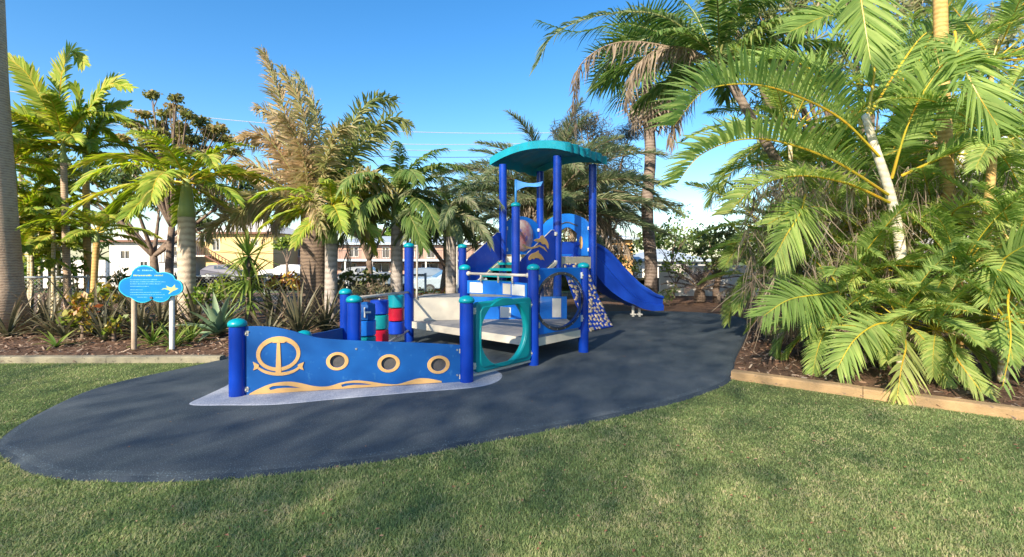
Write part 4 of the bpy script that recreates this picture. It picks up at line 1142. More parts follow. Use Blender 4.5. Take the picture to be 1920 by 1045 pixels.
for pts, kd, lm, tn in fx_list:
    P = [at(*p) for p in pts]
    world_frond(fx, P, (0.0, -0.6, 0.5), kd, nl=150, lmax=lm * 1.15, w=0.042, tint=tn, rr=0.028, t0=0.1)
palm('young palm with green shaft and sunlit yellow crown beside thick dark trunk', on_bed(620, 9.4), at(622, 390, 9.4), 'yellow', 17, 1.35, 'trunk_grey', 0.125, 0.115, shaft=0.68, e_rng=(1.2, -0.3), bend=(0.9, 1.5), seed=61)
palm('dark green palm with grey trunk left of the tall entry post', on_bed(743, 10.2), at(745, 365, 10.2), 'alex', 26, 1.85, 'trunk_grey', 0.135, 0.125, shaft=0.55, e_rng=(1.3, -0.4), bend=(0.9, 1.6), seed=71)
palm('drooping grey green palm with shaded crown left of the stair panel', on_bed(846, 10.2), at(846, 398, 10.2), 'grey', 26, 1.45, 'trunk_grey', 0.125, 0.115, shaft=0.5, e_rng=(1.25, -0.4), bend=(1.0, 1.7), seed=81)
ph = palm('broad date palm with long grey fronds spreading behind the tower', on_bed(1030, 15.2), at(1030, 385, 15.2), 'date', 72, 3.9, 'trunk_dark', 0.33, 0.30, e_rng=(1.25, -0.2), bend=(0.35, 1.25), dead=26, seed=91)

# fan palm with the tall trunk right of the slide
def fan_leaf(radius, nseg, r, droop=0.3):
    g = Geo()
    g.tube([(0, 0, 0), (radius * 0.55, 0, 0.05), (radius * 0.9, 0, 0.0)], [0.02, 0.016, 0.012], 5, 1)
    V = []; F = []; T_ = []
    for k in range(nseg):
        a = R(-125 + 250 * k / (nseg - 1)); ln = radius * (0.85 - 0.2 * abs(k / (nseg - 1) - 0.5)) * r.uniform(0.9, 1.05)
        dx, dy = math.cos(a), math.sin(a); px, py = -dy, dx
        b0 = len(V)
        for s_, w_ in ((0.02, 0.004), (0.5, 0.032), (0.78, 0.022), (1.0, 0.003)):
            z = -droop * radius * s_ ** 2.2 * r.uniform(0.8, 1.2) + 0.03 * (k % 2)
            c = (radius * 0.9 + dx * ln * s_, dy * ln * s_, z)
            V += [(c[0] - px * w_, c[1] - py * w_, z), (c[0] + px * w_, c[1] + py * w_, z)]
        for q in range(3): F.append([b0 + 2 * q, b0 + 2 * q + 1, b0 + 2 * q + 3, b0 + 2 * q + 2]); T_.append(r.uniform(0.1, 0.8))
    g.add(V, F, 0, T_)
    return g
def fan_palm(label, base, crown, n, radius, r0, r1, seed, trunk='trunk_grey', dead=8):
    root = thing('fan_palm', label, 'palm tree', base)
    top = Vector(crown) - Vector(base)
    g = Geo(); g.tube([top * (k / 12) + Vector((0.06 * math.sin(k), 0, 0)) for k in range(13)], [(r0 + (r1 - r0) * k / 12) * (1.25 if k == 0 else 1) for k in range(13)], 14)
    g.build('trunk', M[trunk], root, True)
    r = np.random.default_rng(seed); rn = random.Random(seed)
    pool = [fan_leaf(radius, 30, r, d).mesh('frond', [M['green_leaf'], M['stalk']]) for d in (0.15, 0.35, 0.6)]
    poold = [fan_leaf(radius * 0.8, 24, r, 0.9).mesh('frond', [M['dead_leaf'], M['dead_stalk']]) for d in (0, 1)]
    for k in range(n):
        f = k / n
        o = link('frond', rn.choice(pool), root, top); o.rotation_euler = (rn.uniform(-.5, .5), -(1.3 - 1.7 * f), k * 2.399963)
    for k in range(dead):
        o = link('frond', rn.choice(poold), root, top * 0.97); o.rotation_euler = (rn.uniform(-.6, .6), rn.uniform(0.7, 1.25), k * 2.4 + rn.random()); o['label'] = 'dry brown hanging frond'
    return root
fan_palm('tall fan palm with straight grey trunk rising right of the slide', on_bed(1218, 15.0), at(1215, 135, 15.0), 30, 1.25, 0.20, 0.155, 5, trunk='trunk_fan', dead=9)

# palm with orange stalks leaning in at the top middle
op_ = palm('palm with orange stalks and drooping dark fronds high above the slide', on_bed(1640, 9.4), at(1345, 112, 9.4), 'alex', 15, 2.4, 'trunk_fan', 0.11, 0.08, shaft=0.4, e_rng=(1.2, 0.3), bend=(0.9, 1.5), seed=101)
for pts, kd, lm in [
    ([(1345, 125, 9.4), (1290, 60, 9.1), (1220, 25, 8.8), (1120, 30, 8.5), (1040, 65, 8.3), (1005, 125, 8.2)], 'grey', 0.42),
    ([(1340, 130, 9.4), (1270, 75, 9.6), (1170, 45, 9.8), (1080, 60, 9.9), (1010, 40, 9.9)], 'alex', 0.42),
    ([(1340, 130, 9.4), (1260, 90, 9.0), (1160, 80, 8.7), (1090, 120, 8.5), (1075, 190, 8.4), (1082, 240, 8.4)], 'dead', 0.25),
    ([(1345, 125, 9.4), (1320, 60, 9.7), (1290, 10, 10.0), (1230, -30, 10.2)], 'alex', 0.42),
    ([(1350, 125, 9.4), (1360, 50, 9.2), (1400, 5, 9.0), (1470, 0, 8.8)], 'alex', 0.42),
    ([(1335, 125, 9.4), (1300, 95, 9.0), (1240, 90, 8.8), (1190, 130, 8.7), (1170, 200, 8.7)], 'dead', 0.28),
    ([(1345, 125, 9.4), (1300, 70, 10.0), (1220, 70, 10.4), (1150, 110, 10.6), (1110, 165, 10.7)], 'grey', 0.42),
    ([(1350, 125, 9.4), (1340, 40, 9.8), (1370, -30, 10.0)], 'alex', 0.45),
    ([(1350, 130, 9.4), (1420, 90, 9.9), (1480, 120, 10.1), (1520, 190, 10.1)], 'grey', 0.42),
    ([(1345, 130, 9.4), (1310, 150, 9.7), (1270, 200, 9.9), (1255, 270, 10.0)], 'dead', 0.3),
    ([(1350, 125, 9.4), (1400, 60, 9.5), (1470, 55, 9.6), (1530, 110, 9.6)], 'grey', 0.40)]:
    world_frond(op_, [at(*p) for p in pts], (0, -0.15, 1), kd, nl=64, lmax=lm, w=0.035, tint=(0.0, 0.6), rr=0.022, t0=0.12)
op_['label'] = 'palm with arching stalks and drooping dark fronds high above the slide'

# ------------------------------------------------------------------ golden cane clump on the right
def cane_thing(label, base, stem_px, mat_, r0, r1):
    root = thing('cane_palm', label, 'palm', base)
    P = catmull([Vector((0, 0, 0))] + [at(*p) - Vector(base) for p in stem_px], 5)
    g = Geo(); g.tube(P, list(np.linspace(r0, r1, len(P))), 12); g.build('trunk', M[mat_], root, True)
    return root
UPC = (0.0, -0.55, 0.83)
def heads(root, crown_px, n, length, seed, kind='cane', e_rng=(1.3, -0.2), bend=(0.6, 1.3), az_rng=None, tint=None):
    rn = random.Random(seed); c = at(*crown_px) - root.location
    for k in range(n):
        f = (k + 0.5) / n
        me = frond_mesh(kind, length * rn.uniform(0.8, 1.15), e_rng[0] + (e_rng[1] - e_rng[0]) * f + rn.uniform(-.1, .1), bend[0] + (bend[1] - bend[0]) * f * rn.uniform(0.7, 1.2), seed * 50 + k, t0=0.25)
        o = link('frond', me, root, c)
        az = k * 2.399963 + rn.uniform(-.3, .3) if az_rng is None else rn.uniform(*az_rng)
        o.rotation_euler = (rn.uniform(-.3, .3), 0, az)

main = cane_thing('golden cane palm with pale waxy stem at centre of the right clump', gnd(1700, 640).to_tuple(),
                  [(1692, 520, 6.6), (1683, 430, 6.5), (1665, 350, 6.45), (1640, 275, 6.4), (1622, 215, 6.4)], 'cane_stem_pale', 0.075, 0.045)
for pts, lm, nl, tn, ref, vee in [
    ([(1655, 300, 6.4), (1575, 222, 6.1), (1480, 175, 5.8), (1400, 158, 5.6), (1320, 172, 5.5), (1262, 238, 5.45)], 0.70, 50, (0.15, 0.75), (0, -0.2, 1), 0.95),
    ([(1665, 365, 6.4), (1570, 305, 6.0), (1470, 268, 5.7), (1390, 262, 5.5), (1315, 290, 5.4), (1268, 345, 5.4)], 0.56, 48, (0.25, 0.85), (0, -0.2, 1), 0.85),
    ([(1668, 380, 6.4), (1590, 345, 6.2), (1500, 330, 6.0), (1420, 350, 5.9), (1365, 400, 5.8)], 0.50, 40, (0.35, 0.95), (0, -0.3, 1), 0.5),
    ([(1625, 230, 6.4), (1640, 120, 6.3), (1625, 60, 6.2), (1560, 30, 6.1), (1480, 60, 6.0)], 0.60, 46, (0.1, 0.6), (0, -0.7, 0.7), 0.25),
    ([(1625, 240, 6.4), (1580, 190, 6.8), (1520, 130, 7.0), (1450, 110, 7.1), (1390, 130, 7.2)], 0.62, 46, (0.0, 0.5), UPC, 0.4),
    ([(1672, 335, 6.4), (1700, 240, 6.2), (1740, 160, 6.0), (1790, 105, 5.9), (1850, 120, 5.8)], 0.55, 44, (0.15, 0.7), UPC, 0.35),
    ([(1690, 330, 6.4), (1790, 285, 6.1), (1880, 255, 5.9), (1960, 260, 5.8)], 0.5, 40, (0.3, 0.8), (0, -0.3, 1), 0.5),
    ([(1625, 225, 6.4), (1690, 120, 6.9), (1740, 60, 7.2), (1810, 40, 7.4)], 0.6, 44, (0.0, 0.5), UPC, 0.35)]:
    world_frond(main, [at(*p) for p in pts], ref, 'cane', nl=int(nl * 1.75), lmax=lm, w=0.034, tint=tn, vee=vee, rr=0.02, t0=0.2, seg=5, droop=0.28)

second = cane_thing('cane palm with tall ringed yellow stem leaving the top of the frame', gnd(1790, 640).to_tuple(),
                    [(1783, 480, 6.9), (1776, 330, 6.9), (1768, 180, 6.9), (1764, 60, 6.9), (1762, -60, 6.9)], 'cane_stem_orange', 0.085, 0.085)
for pts, lm, nl, tn, ref in [
    ([(1610, -80, 5.9), (1612, -20, 5.8), (1622, 50, 5.7), (1632, 112, 5.65)], 0.55, 34, (0.2, 0.7), (0, -1, 0.05)),
    ([(1760, -40, 6.6), (1700, -60, 6.2), (1640, -80, 6.0), (1610, -80, 5.9)], 0.3, 20, (0.2, 0.7), (0, -0.6, 0.6)),
    ([(1790, 60, 6.3), (1800, 110, 5.9), (1832, 175, 5.7), (1870, 235, 5.65)], 0.66, 34, (0.3, 0.8), (0, -1, 0.1)),
    ([(1762, -40, 6.8), (1850, -70, 6.4), (1930, -20, 6.0)], 0.6, 34, (0.0, 0.5), UPC)]:
    world_frond(second, [at(*p) for p in pts], ref, 'cane', nl=int(nl * 1.6), lmax=lm, w=0.038, tint=tn, vee=0.15, rr=0.018, t0=0.1, seg=5, droop=0.15)
third = cane_thing('cane palm with short orange stem and low leaves near the right edge', gnd(1850, 660).to_tuple(),
                   [(1848, 520, 6.2), (1850, 420, 6.2), (1858, 330, 6.2), (1862, 270, 6.2)], 'cane_stem_orange', 0.06, 0.045)
heads(third, (1862, 275, 6.2), 9, 1.7, 301)
low = []
for i, (bx, by, cx, cy, Y, n, ln, lb) in enumerate([
    (1600, 640, 1580, 545, 6.6, 11, 1.35, 'low cane palm with broad green fronds at the left foot of the right clump'),
    (1800, 655, 1798, 520, 6.1, 12, 1.45, 'low cane palm with orange leaf stalks at the right foot of the clump'),
    (1690, 665, 1685, 600, 5.9, 10, 1.1, 'small cane palm whose lowest fronds hang over the sand kerb'),
    (1530, 615, 1510, 470, 7.4, 11, 1.4, 'cane palm at the back left of the right clump beside the dark rubber'),
    (1620, 620, 1600, 430, 7.6, 12, 1.6, 'middle height cane palm filling the back of the right clump'),
    (1740, 625, 1760, 420, 7.3, 12, 1.6, 'bushy cane palm between the pale stem and the tall yellow stem'),
    (1900, 650, 1905, 470, 5.9, 11, 1.4, 'cane palm with orange stalk cut by the right edge of the frame'),
    (1850, 610, 1880, 350, 8.2, 12, 1.7, 'shaded cane palm at the back right below the white wall'),
    (1560, 600, 1545, 330, 8.4, 12, 1.8, 'tall shaded cane palm behind the arching fronds of the right clump'),
    (1690, 600, 1700, 180, 8.6, 13, 2.0, 'tallest cane palm at the back of the right clump'),
    (1840, 600, 1860, 120, 8.8, 13, 2.0, 'dark cane palm in the top right corner behind the big fan shaped frond'),
    (1440, 600, 1430, 520, 8.4, 9, 1.1, 'low cane palm leaning over the far corner of the dark rubber'),
    (1570, 660, 1560, 610, 6.2, 9, 0.95, 'small fine leaved cane palm nearest the open mulch corner'),
    (1760, 690, 1755, 620, 5.6, 9, 0.95, 'small cane palm just behind the middle of the sand kerb'),
    (1880, 690, 1885, 600, 5.3, 9, 1.05, 'small cane palm behind the sand kerb at the right edge'),
    (1650, 640, 1640, 500, 6.9, 12, 1.3, 'waist high cane palm at the foot of the pale waxy stem'),
    (1460, 590, 1440, 430, 8.8, 10, 1.5, 'loose cane palm at the back of the clump nearest the dark rubber'),
    (1500, 590, 1480, 250, 9.0, 12, 2.0, 'tall shaded cane palm between the orange stalked palm and the clump'),
    (1640, 610, 1650, 330, 7.9, 12, 1.7, 'leafy cane palm directly behind the pale waxy stem'),
    (1760, 600, 1780, 290, 8.0, 12, 1.8, 'leafy cane palm directly behind the tall yellow stem')]):
    b = gnd(bx, by); Yb = Y
    root = cane_thing(lb, (at(bx, 480, Y).x, Y, 0.012), [((bx + cx) / 2, (480 + EYE / Y * FPX + cy) / 2, Y), (cx, cy, Y)], ('cane_stem', 'cane_stem_orange', 'cane_stem')[i % 3], 0.05, 0.035)
    heads(root, (cx, cy, Y), n + 7, ln, 310 + i, e_rng=(1.35, -0.45), bend=(0.5, 1.4))
    heads(root, (cx * 0.8 + bx * 0.2, cy * 0.8 + 0.2 * (480 + EYE / Y * FPX), Y), 4, ln * 0.7, 350 + i, 'dead', e_rng=(0.5, -0.3), bend=(0.8, 1.4))
    low.append(root)
for ri, pts, lm, nl, tn, ref in [
    (0, [(1585, 545, 6.4), (1540, 552, 6.0), (1480, 562, 5.7), (1432, 592, 5.6)], 0.52, 38, (0.25, 0.6), (0, -0.75, 0.65)),
    (3, [(1510, 365, 6.6), (1500, 400, 6.2), (1475, 440, 6.0), (1452, 482, 5.95)], 0.46, 36, (0.45, 0.95), (0, -1, 0.1)),
    (2, [(1692, 625, 5.6), (1698, 650, 5.0), (1690, 690, 4.75), (1682, 745, 4.65)], 0.36, 28, (0.65, 1.0), (0, -1, 0.15)),
    (1, [(1790, 640, 5.6), (1790, 665, 5.0), (1810, 695, 4.8), (1840, 735, 4.7)], 0.34, 26, (0.7, 1.0), (0, -1, 0.2)),
    (1, [(1800, 520, 6.0), (1830, 500, 5.6), (1880, 510, 5.3), (1935, 550, 5.1)], 0.5, 38, (0.2, 0.6), (0, -0.7, 0.7)),
    (6, [(1905, 500, 5.5), (1890, 560, 5.0), (1895, 640, 4.6), (1880, 725, 4.4)], 0.26, 10, (0.3, 0.6), (0, -1, 0.1)),
    (6, [(1860, 505, 5.6), (1890, 480, 5.4), (1930, 455, 5.2)], 0.45, 28, (0.3, 0.7), (0, -0.8, 0.6)),
    (2, [(1680, 605, 5.8), (1640, 610, 5.5), (1600, 640, 5.3), (1570, 690, 5.2)], 0.4, 32, (0.2, 0.7), (0, -0.7, 0.7)),
    (5, [(1780, 430, 6.9), (1790, 395, 6.3), (1840, 380, 5.9), (1880, 420, 5.7)], 0.42, 34, (0.4, 0.8), UPC),
    (4, [(1600, 430, 7.2), (1560, 395, 6.7), (1500, 390, 6.3), (1440, 420, 6.1)], 0.45, 36, (0.2, 0.8), UPC)]:
    world_frond(low[ri], [at(*p) for p in pts], ref, 'cane', nl=int(nl * 1.6), lmax=lm, w=0.027, tint=tn, vee=0.2, rr=0.016, t0=0.15, seg=5, droop=0.2)
# dead leaves tangled through the clump
g = Geo(); r = np.random.default_rng(77)
for k in range(1500):
    x = r.uniform(1400, 1930); y = r.uniform(300, 700); Y = r.uniform(6.3, 8.2)
    if y > 590: continue
    p = at(x, y, Y)
    if p.z < 0.05: continue
    d = Vector((r.normal() * 0.6, r.normal() * 0.3, -0.6 - r.random())).normalized(); L_ = r.uniform(0.25, 0.7)
    L_ = min(L_, max(p.z - 0.02, 0.05) / max(-d.z, 0.1))
    for q in range(3):
        s = Vector((r.normal(), r.normal(), r.normal())) * 0.08
        e = p + d * L_ + s; m_ = p.lerp(e, 0.5) + s * 0.4
        w = Vector((0.009, 0.004, 0)) * r.uniform(0.4, 1.3)
        g.add([p - w, p + w, m_ + w, m_ - w, e + w * 0.3, e - w * 0.3], [[0, 1, 2, 3], [3, 2, 4, 5]], 0, r.uniform(0, 1))
tag(g.build('dead_leaves', M['dead_leaf']), 'dry brown dead leaves hanging through the right cane clump', 'dead leaves', kind='stuff')

# ------------------------------------------------------------------ bed plants
agv = rosette('large pale blue green agave at the right end of the left bed', gnd(408, 628).to_tuple(), 'agave', 26, 0.80, 0.13, (1.35, 0.05), 0.7, 'agave', 'agave', seed=3, fold=0.5, shape=[0.8, 1, 0.75, 0.03])
rosette('tall spiky yucca with a skirt of green leaves behind the agave', on_bed(466, 9.0), 'yucca', 0, 0.72, 0.055, (1.35, -0.9), 0.35, 'yucca', 'yucca', seed=4, heads=[(1.42, 46), (0.98, 46), (0.6, 30)])
rosette('large dark flax with long grey brown leaves behind the ship panel', on_bed(560, 8.3), 'flax', 56, 1.05, 0.055, (1.45, 0.25), 0.9, 'flax', 'flax_plant', seed=5)
rosette('second dark flax just left of the short blue posts', on_bed(610, 8.9), 'flax', 46, 1.0, 0.05, (1.45, 0.3), 0.9, 'flax', 'flax_plant', seed=6)
rosette('small pale flax spreading low between agave and ship bow', on_bed(500, 7.9), 'flax', 34, 0.8, 0.05, (1.2, 0.2), 0.8, 'flax', 'flax_plant', seed=7)
strappy_labels = ['dark strappy plant just right of the far left trunk', 'dark strappy plant behind the arching yellow green plant at the left', 'dark strappy plant behind the left post of the cloud sign',
    'dark strappy plant between and behind the two sign posts', 'low dark strappy plant in front of the left sign post', 'dark strappy plant behind the white sign post',
    'smallest dark strappy plant below the croton shrub', 'tall dark strappy plant at the fence behind the cloud sign', 'dark strappy plant against the fence by the cane palms',
    'dark strappy plant at the foot of the stocky pale trunk', 'dark strappy plant at the foot of the far left trunk, nearest the kerb', 'tall dark strappy plant behind the croton shrub',
    'dark strappy plant behind the green plant at the white sign post', 'dark strappy plant at the fence left of the stocky pale trunk', 'tallest dark strappy plant at the fence below the small golden palm',
    'dark strappy plant right of the croton shrub', 'dark strappy plant behind the agave', 'dark strappy plant right of the yucca at the fence', 'dark strappy plant directly behind the arching yellow green plant']
for i, (x, Y, mm, ln, nn_) in enumerate([(30, 9.3, 'flax', 0.8, 30), (90, 9.0, 'flax', 0.75, 28), (215, 8.9, 'flax', 0.75, 28), (265, 8.3, 'flax', 0.7, 26), (195, 8.0, 'flax', 0.6, 24), (310, 9.0, 'flax', 0.8, 28), (120, 8.2, 'flax', 0.5, 20), (250, 9.3, 'flax', 0.9, 28), (60, 9.9, 'flax', 0.9, 28), (370, 9.2, 'flax', 0.8, 26), (15, 8.4, 'flax', 0.7, 26), (150, 9.3, 'flax', 1.0, 30), (300, 8.6, 'flax', 0.8, 28), (345, 9.9, 'flax', 0.9, 28), (235, 9.9, 'flax', 1.0, 28), (180, 8.6, 'flax', 0.8, 26), (430, 9.6, 'flax', 0.8, 26), (515, 9.6, 'flax', 0.9, 28), (100, 8.5, 'flax', 0.7, 24)]):
    rosette(strappy_labels[i], on_bed(x, Y), mm, nn_, ln * 1.3, 0.055, (1.45, 0.15), 0.9, 'plant', 'strappy_plant', 'dark strappy plants in the left bed', seed=40 + i)
rosette('bright green strappy plant at the foot of the white sign post', on_bed(325, 7.5), 'yucca', 26, 0.5, 0.045, (1.2, 0.2), 0.8, 'plant', 'strappy_plant', seed=60)
rosette('yellow green strappy plant between white sign post and agave', on_bed(357, 7.9), 'yucca', 26, 0.5, 0.045, (1.2, 0.2), 0.8, 'plant', 'strappy_plant', seed=61)
rosette('fresh green strappy plant between the two sign posts', on_bed(285, 7.7), 'yucca', 24, 0.5, 0.045, (1.2, 0.1), 0.9, 'plant', 'strappy_plant', seed=62)
rosette('arching yellow green leafed plant at the left bed edge below the croton', on_bed(105, 7.5), 'yucca', 12, 0.42, 0.06, (1.0, 0.2), 0.7, 'plant', 'strappy_plant', seed=63)
def shrub(label, x, Y, lst, leaf, size, dens, seed, **kw):
    return tree(label, on_bed(x, Y), px_clumps(lst, Y, 0.2, seed), leaf, size, dens, name='shrub', cat='shrub', trunk_r=0.03, seed=seed, **kw)
shrub('loose croton shrub with red and yellow leaves in the left bed', 155, 8.2, [(150, 585, 26), (130, 600, 18), (170, 605, 20), (145, 560, 16)], 'croton', 0.13, 900, 5)
shrub('red leafed croton behind the cloud sign', 195, 9.2, [(195, 548, 22), (215, 560, 18), (180, 560, 15)], 'croton', 0.13, 900, 6)
shrub('orange tinted low shrub below the cloud sign', 215, 8.0, [(210, 615, 16), (225, 600, 14)], 'croton', 0.11, 900, 7)
shrub('tall hedge shrub behind the wire fence left of the small golden palm', 90, 11.2, [(60, 500, 30), (105, 490, 30), (85, 460, 26), (135, 505, 26), (40, 530, 28), (120, 540, 26)], 'bright_leaf', 0.14, 750, 81)
shrub('green shrub on the fence line straight behind the cloud sign', 250, 11.0, [(225, 525, 24), (260, 530, 26), (295, 535, 24), (320, 530, 20)], 'tree_leaf', 0.12, 800, 82)
shrub('yellow green shrub on the fence line left of the yucca', 420, 10.6, [(400, 540, 20), (425, 535, 20), (445, 545, 20)], 'bright_leaf', 0.12, 800, 83)
shrub('brownish shrub on the fence line between yucca and thick trunk', 530, 10.8, [(510, 530, 22), (540, 525, 24), (560, 535, 20)], 'croton', 0.12, 700, 84)
shrub('shrub on the fence line between thick trunk and grey palm', 680, 11.6, [(650, 520, 22), (690, 522, 24), (715, 525, 20)], 'tree_leaf', 0.12, 700, 85)
shrub('pale green shrub along the wire fence right of the pale trunk', 395, 9.6, [(385, 555, 25), (415, 550, 22), (370, 560, 18)], 'bright_leaf', 0.12, 800, 8)
shrub('low shrub with reddish leaves at the foot of the thick dark trunk', 650, 9.6, [(640, 540, 22), (672, 545, 22), (620, 545, 18)], 'flax', 0.14, 800, 9, asp=0.25)
shrub('dark low shrub behind the barrel row', 700, 9.9, [(690, 545, 24), (720, 540, 22)], 'flax', 0.16, 800, 10, asp=0.2)
shrub('reddish green hedge shrub seen through the entry of the set', 815, 11.0, [(795, 560, 26), (830, 555, 26), (850, 565, 22)], 'croton', 0.12, 800, 11, asp=0.35)
def cycad(label, loc, n, ln, seed, leaf='cycad'):
    root = thing('cycad', label, 'cycad', loc); rn = random.Random(seed)
    KINDS['cyc'] = dict(leaf=leaf, st='dead_stalk', nl=40, lm=0.30, w=0.028, fwd=0.6, vee=0.3, droop=0.15, rr=0.016)
    g = Geo(); g.lathe([(0.16, 0), (0.18, 0.15), (0.14, 0.35), (0.001, 0.42)], (0, 0, 0), 12); g.build('trunk', M['trunk_dark'], root)
    for k in range(n):
        f = k / n
        o = link('frond', frond_mesh('cyc', ln * rn.uniform(0.85, 1.1), 1.2 - 1.1 * f, 0.7, seed * 40 + k), root, (0, 0, 0.36)); o.rotation_euler = (rn.uniform(-.2, .2), 0, k * 2.4)
    return root
cycad('purple brown cycad on mulch in front of the low white wall', gnd(1312, 566).to_tuple(), 24, 1.25, 3)
shrub('dark spreading shrub left of the tall fan palm trunk', 1185, 13.0, [(1180, 540, 22), (1165, 520, 18), (1195, 520, 16)], 'flax', 0.16, 500, 12, asp=0.2)
shrub('dark green shrub right of the cycad at the bed corner', 1395, 11.0, [(1385, 555, 24), (1400, 530, 24), (1370, 570, 18)], 'tree_leaf', 0.10, 700, 13)
shrub('leafy shrub screening the low white wall right of the fan palm trunk', 1265, 15.6, [(1250, 500, 20), (1275, 510, 22), (1290, 490, 18), (1262, 480, 16)], 'bright_leaf', 0.12, 450, 91)
shrub('dark leafy shrub between slide and fan palm trunk', 1175, 15.8, [(1165, 490, 20), (1190, 500, 20), (1150, 510, 18), (1180, 470, 16)], 'tree_leaf', 0.12, 600, 92)
shrub('small green shrub between fan palm trunk and cycad', 1255, 13.6, [(1250, 555, 16), (1262, 545, 14)], 'tree_leaf', 0.10, 700, 14)
for i, (x, y, Y) in enumerate([(1425, 588, 9.8), (1470, 585, 9.6), (1440, 560, 10.4), (1520, 575, 9.3)]):
    shrub(('pale dry twiggy shrub at the corner of the dark rubber and the clump', 'pale dry twiggy shrub under the low palm at the clump edge', 'hindmost pale dry twiggy shrub left of the canes', 'pale dry twiggy shrub deepest under the canes')[i], x, Y, [(x, y, 22), (x + 16, y + 6, 16)], 'dead_leaf', 0.10, 500, 15 + i, asp=0.2)['group'] = 'dry shrubs edging the cane clump'

# mulch chips
r = np.random.default_rng(5)
n_ = 22000
P = np.c_[r.uniform(-12, 9, n_), r.uniform(3.2, 9.5, n_)]
ok = inside(P, bed) & ~inside(P, rubber)
P = P[ok]; n_ = len(P)
c = np.c_[P, np.full(n_, -0.016) + r.uniform(0, 0.02, n_)]
a = r.uniform(0, 6.28, n_); tl = r.uniform(-0.5, 0.5, n_)
d = np.c_[np.cos(a) * np.cos(tl), np.sin(a) * np.cos(tl), np.sin(tl)]
w = np.c_[-np.sin(a), np.cos(a), r.uniform(-0.6, 0.6, n_)]
s = r.uniform(0.012, 0.05, n_)[:, None]; ww = r.uniform(0.004, 0.012, n_)[:, None]
V = np.stack([c - d * s - w * ww, c - d * s + w * ww, c + d * s + w * ww, c + d * s - w * ww], 1)
g = Geo(); g.add(V.reshape(-1, 3), np.arange(n_ * 4).reshape(-1, 4), 0, r.uniform(0, 1, n_))
tag(g.build('mulch_chips', M['chip']), 'brown bark chips scattered over the garden beds', 'mulch', kind='stuff')

# ------------------------------------------------------------------ grass blades
r = np.random.default_rng(9)
def scatter(n, y0, y1):
    Y = r.uniform(y0, y1, n); X = r.uniform(-1.12, 1.12, n) * Y
    return np.c_[X, Y]
P = np.concatenate([scatter(120000, 2.1, 3.2), scatter(110000, 3.2, 4.6), scatter(70000, 4.6, 6.9)])
def vnoise(P, f, seed):
    rr = np.random.default_rng(seed); G = rr.random((256, 256)); u = P * f + 100; i = np.floor(u).astype(int); w_ = u - i; w_ = w_ * w_ * (3 - 2 * w_)
    a_, b_, c_, d_ = G[i[:, 0] % 256, i[:, 1] % 256], G[(i[:, 0] + 1) % 256, i[:, 1] % 256], G[i[:, 0] % 256, (i[:, 1] + 1) % 256], G[(i[:, 0] + 1) % 256, (i[:, 1] + 1) % 256]
    return (a_ * (1 - w_[:, 0]) + b_ * w_[:, 0]) * (1 - w_[:, 1]) + (c_ * (1 - w_[:, 0]) + d_ * w_[:, 0]) * w_[:, 1]
creep = vnoise(P, 5.0, 31) * 0.6 + vnoise(P, 17.0, 32) * 0.4
keep = ~(inside(P, rubber) & (creep < 0.62)) & ~inside(P, inset(rubber, 0.03)) | (inside(P, rubber) & ~inside(P, inset(rubber, 0.055)) & (creep > 0.66))
keep &= ~inside(P, bed)
P = P[keep]
q = np.sin(P[:, 0] * 1.7 + np.sin(P[:, 1] * 2.3)) * np.sin(P[:, 1] * 1.9 + 1.3 * np.sin(P[:, 0] * 1.1)) 
n_ = len(P)
h = r.uniform(0.006, 0.018, n_) * (1 + 0.2 * q)
a = r.uniform(0, 6.28, n_)
lean = r.uniform(0.3, 2.2, n_)[:, None] * h[:, None]
d = np.c_[np.cos(a), np.sin(a), np.zeros(n_)]
w = np.c_[-np.sin(a), np.cos(a), np.zeros(n_)] * (r.uniform(0.0012, 0.0026, n_) * (0.7 + P[:, 1] * 0.14))[:, None]
b = np.c_[P, np.full(n_, -0.035)]
tip_ = b + d * lean + np.c_[np.zeros((n_, 2)), h]
mid_ = b + d * lean * 0.35 + np.c_[np.zeros((n_, 2)), h * 0.6]
V = np.stack([b - w, b + w, mid_ + w * 0.8, mid_ - w * 0.8, tip_], 1)
F = np.concatenate([np.arange(n_)[:, None] * 5 + np.array([0, 1, 2, 3]), np.arange(n_)[:, None] * 5 + np.array([3, 2, 4, 4])])
mott = 0.24 * vnoise(P, 1.1, 1) + 0.30 * vnoise(P, 3.7, 2) + 0.50 * vnoise(P, 11.0, 3) + 0.40 * vnoise(P, 28.0, 4)
t = np.clip(r.normal(0.44 + 0.85 * (mott - 0.72), 0.17), 0, 1); t[r.random(n_) < 0.03 + 0.07 * (vnoise(P, 6.0, 8) > 0.7)] = 1.0
g = Geo(); g.add(V.reshape(-1, 3), F, 0, np.concatenate([t, t]))
tag(g.build('grass', M['blade']), 'short mown green grass with dry blades', 'grass', kind='stuff')
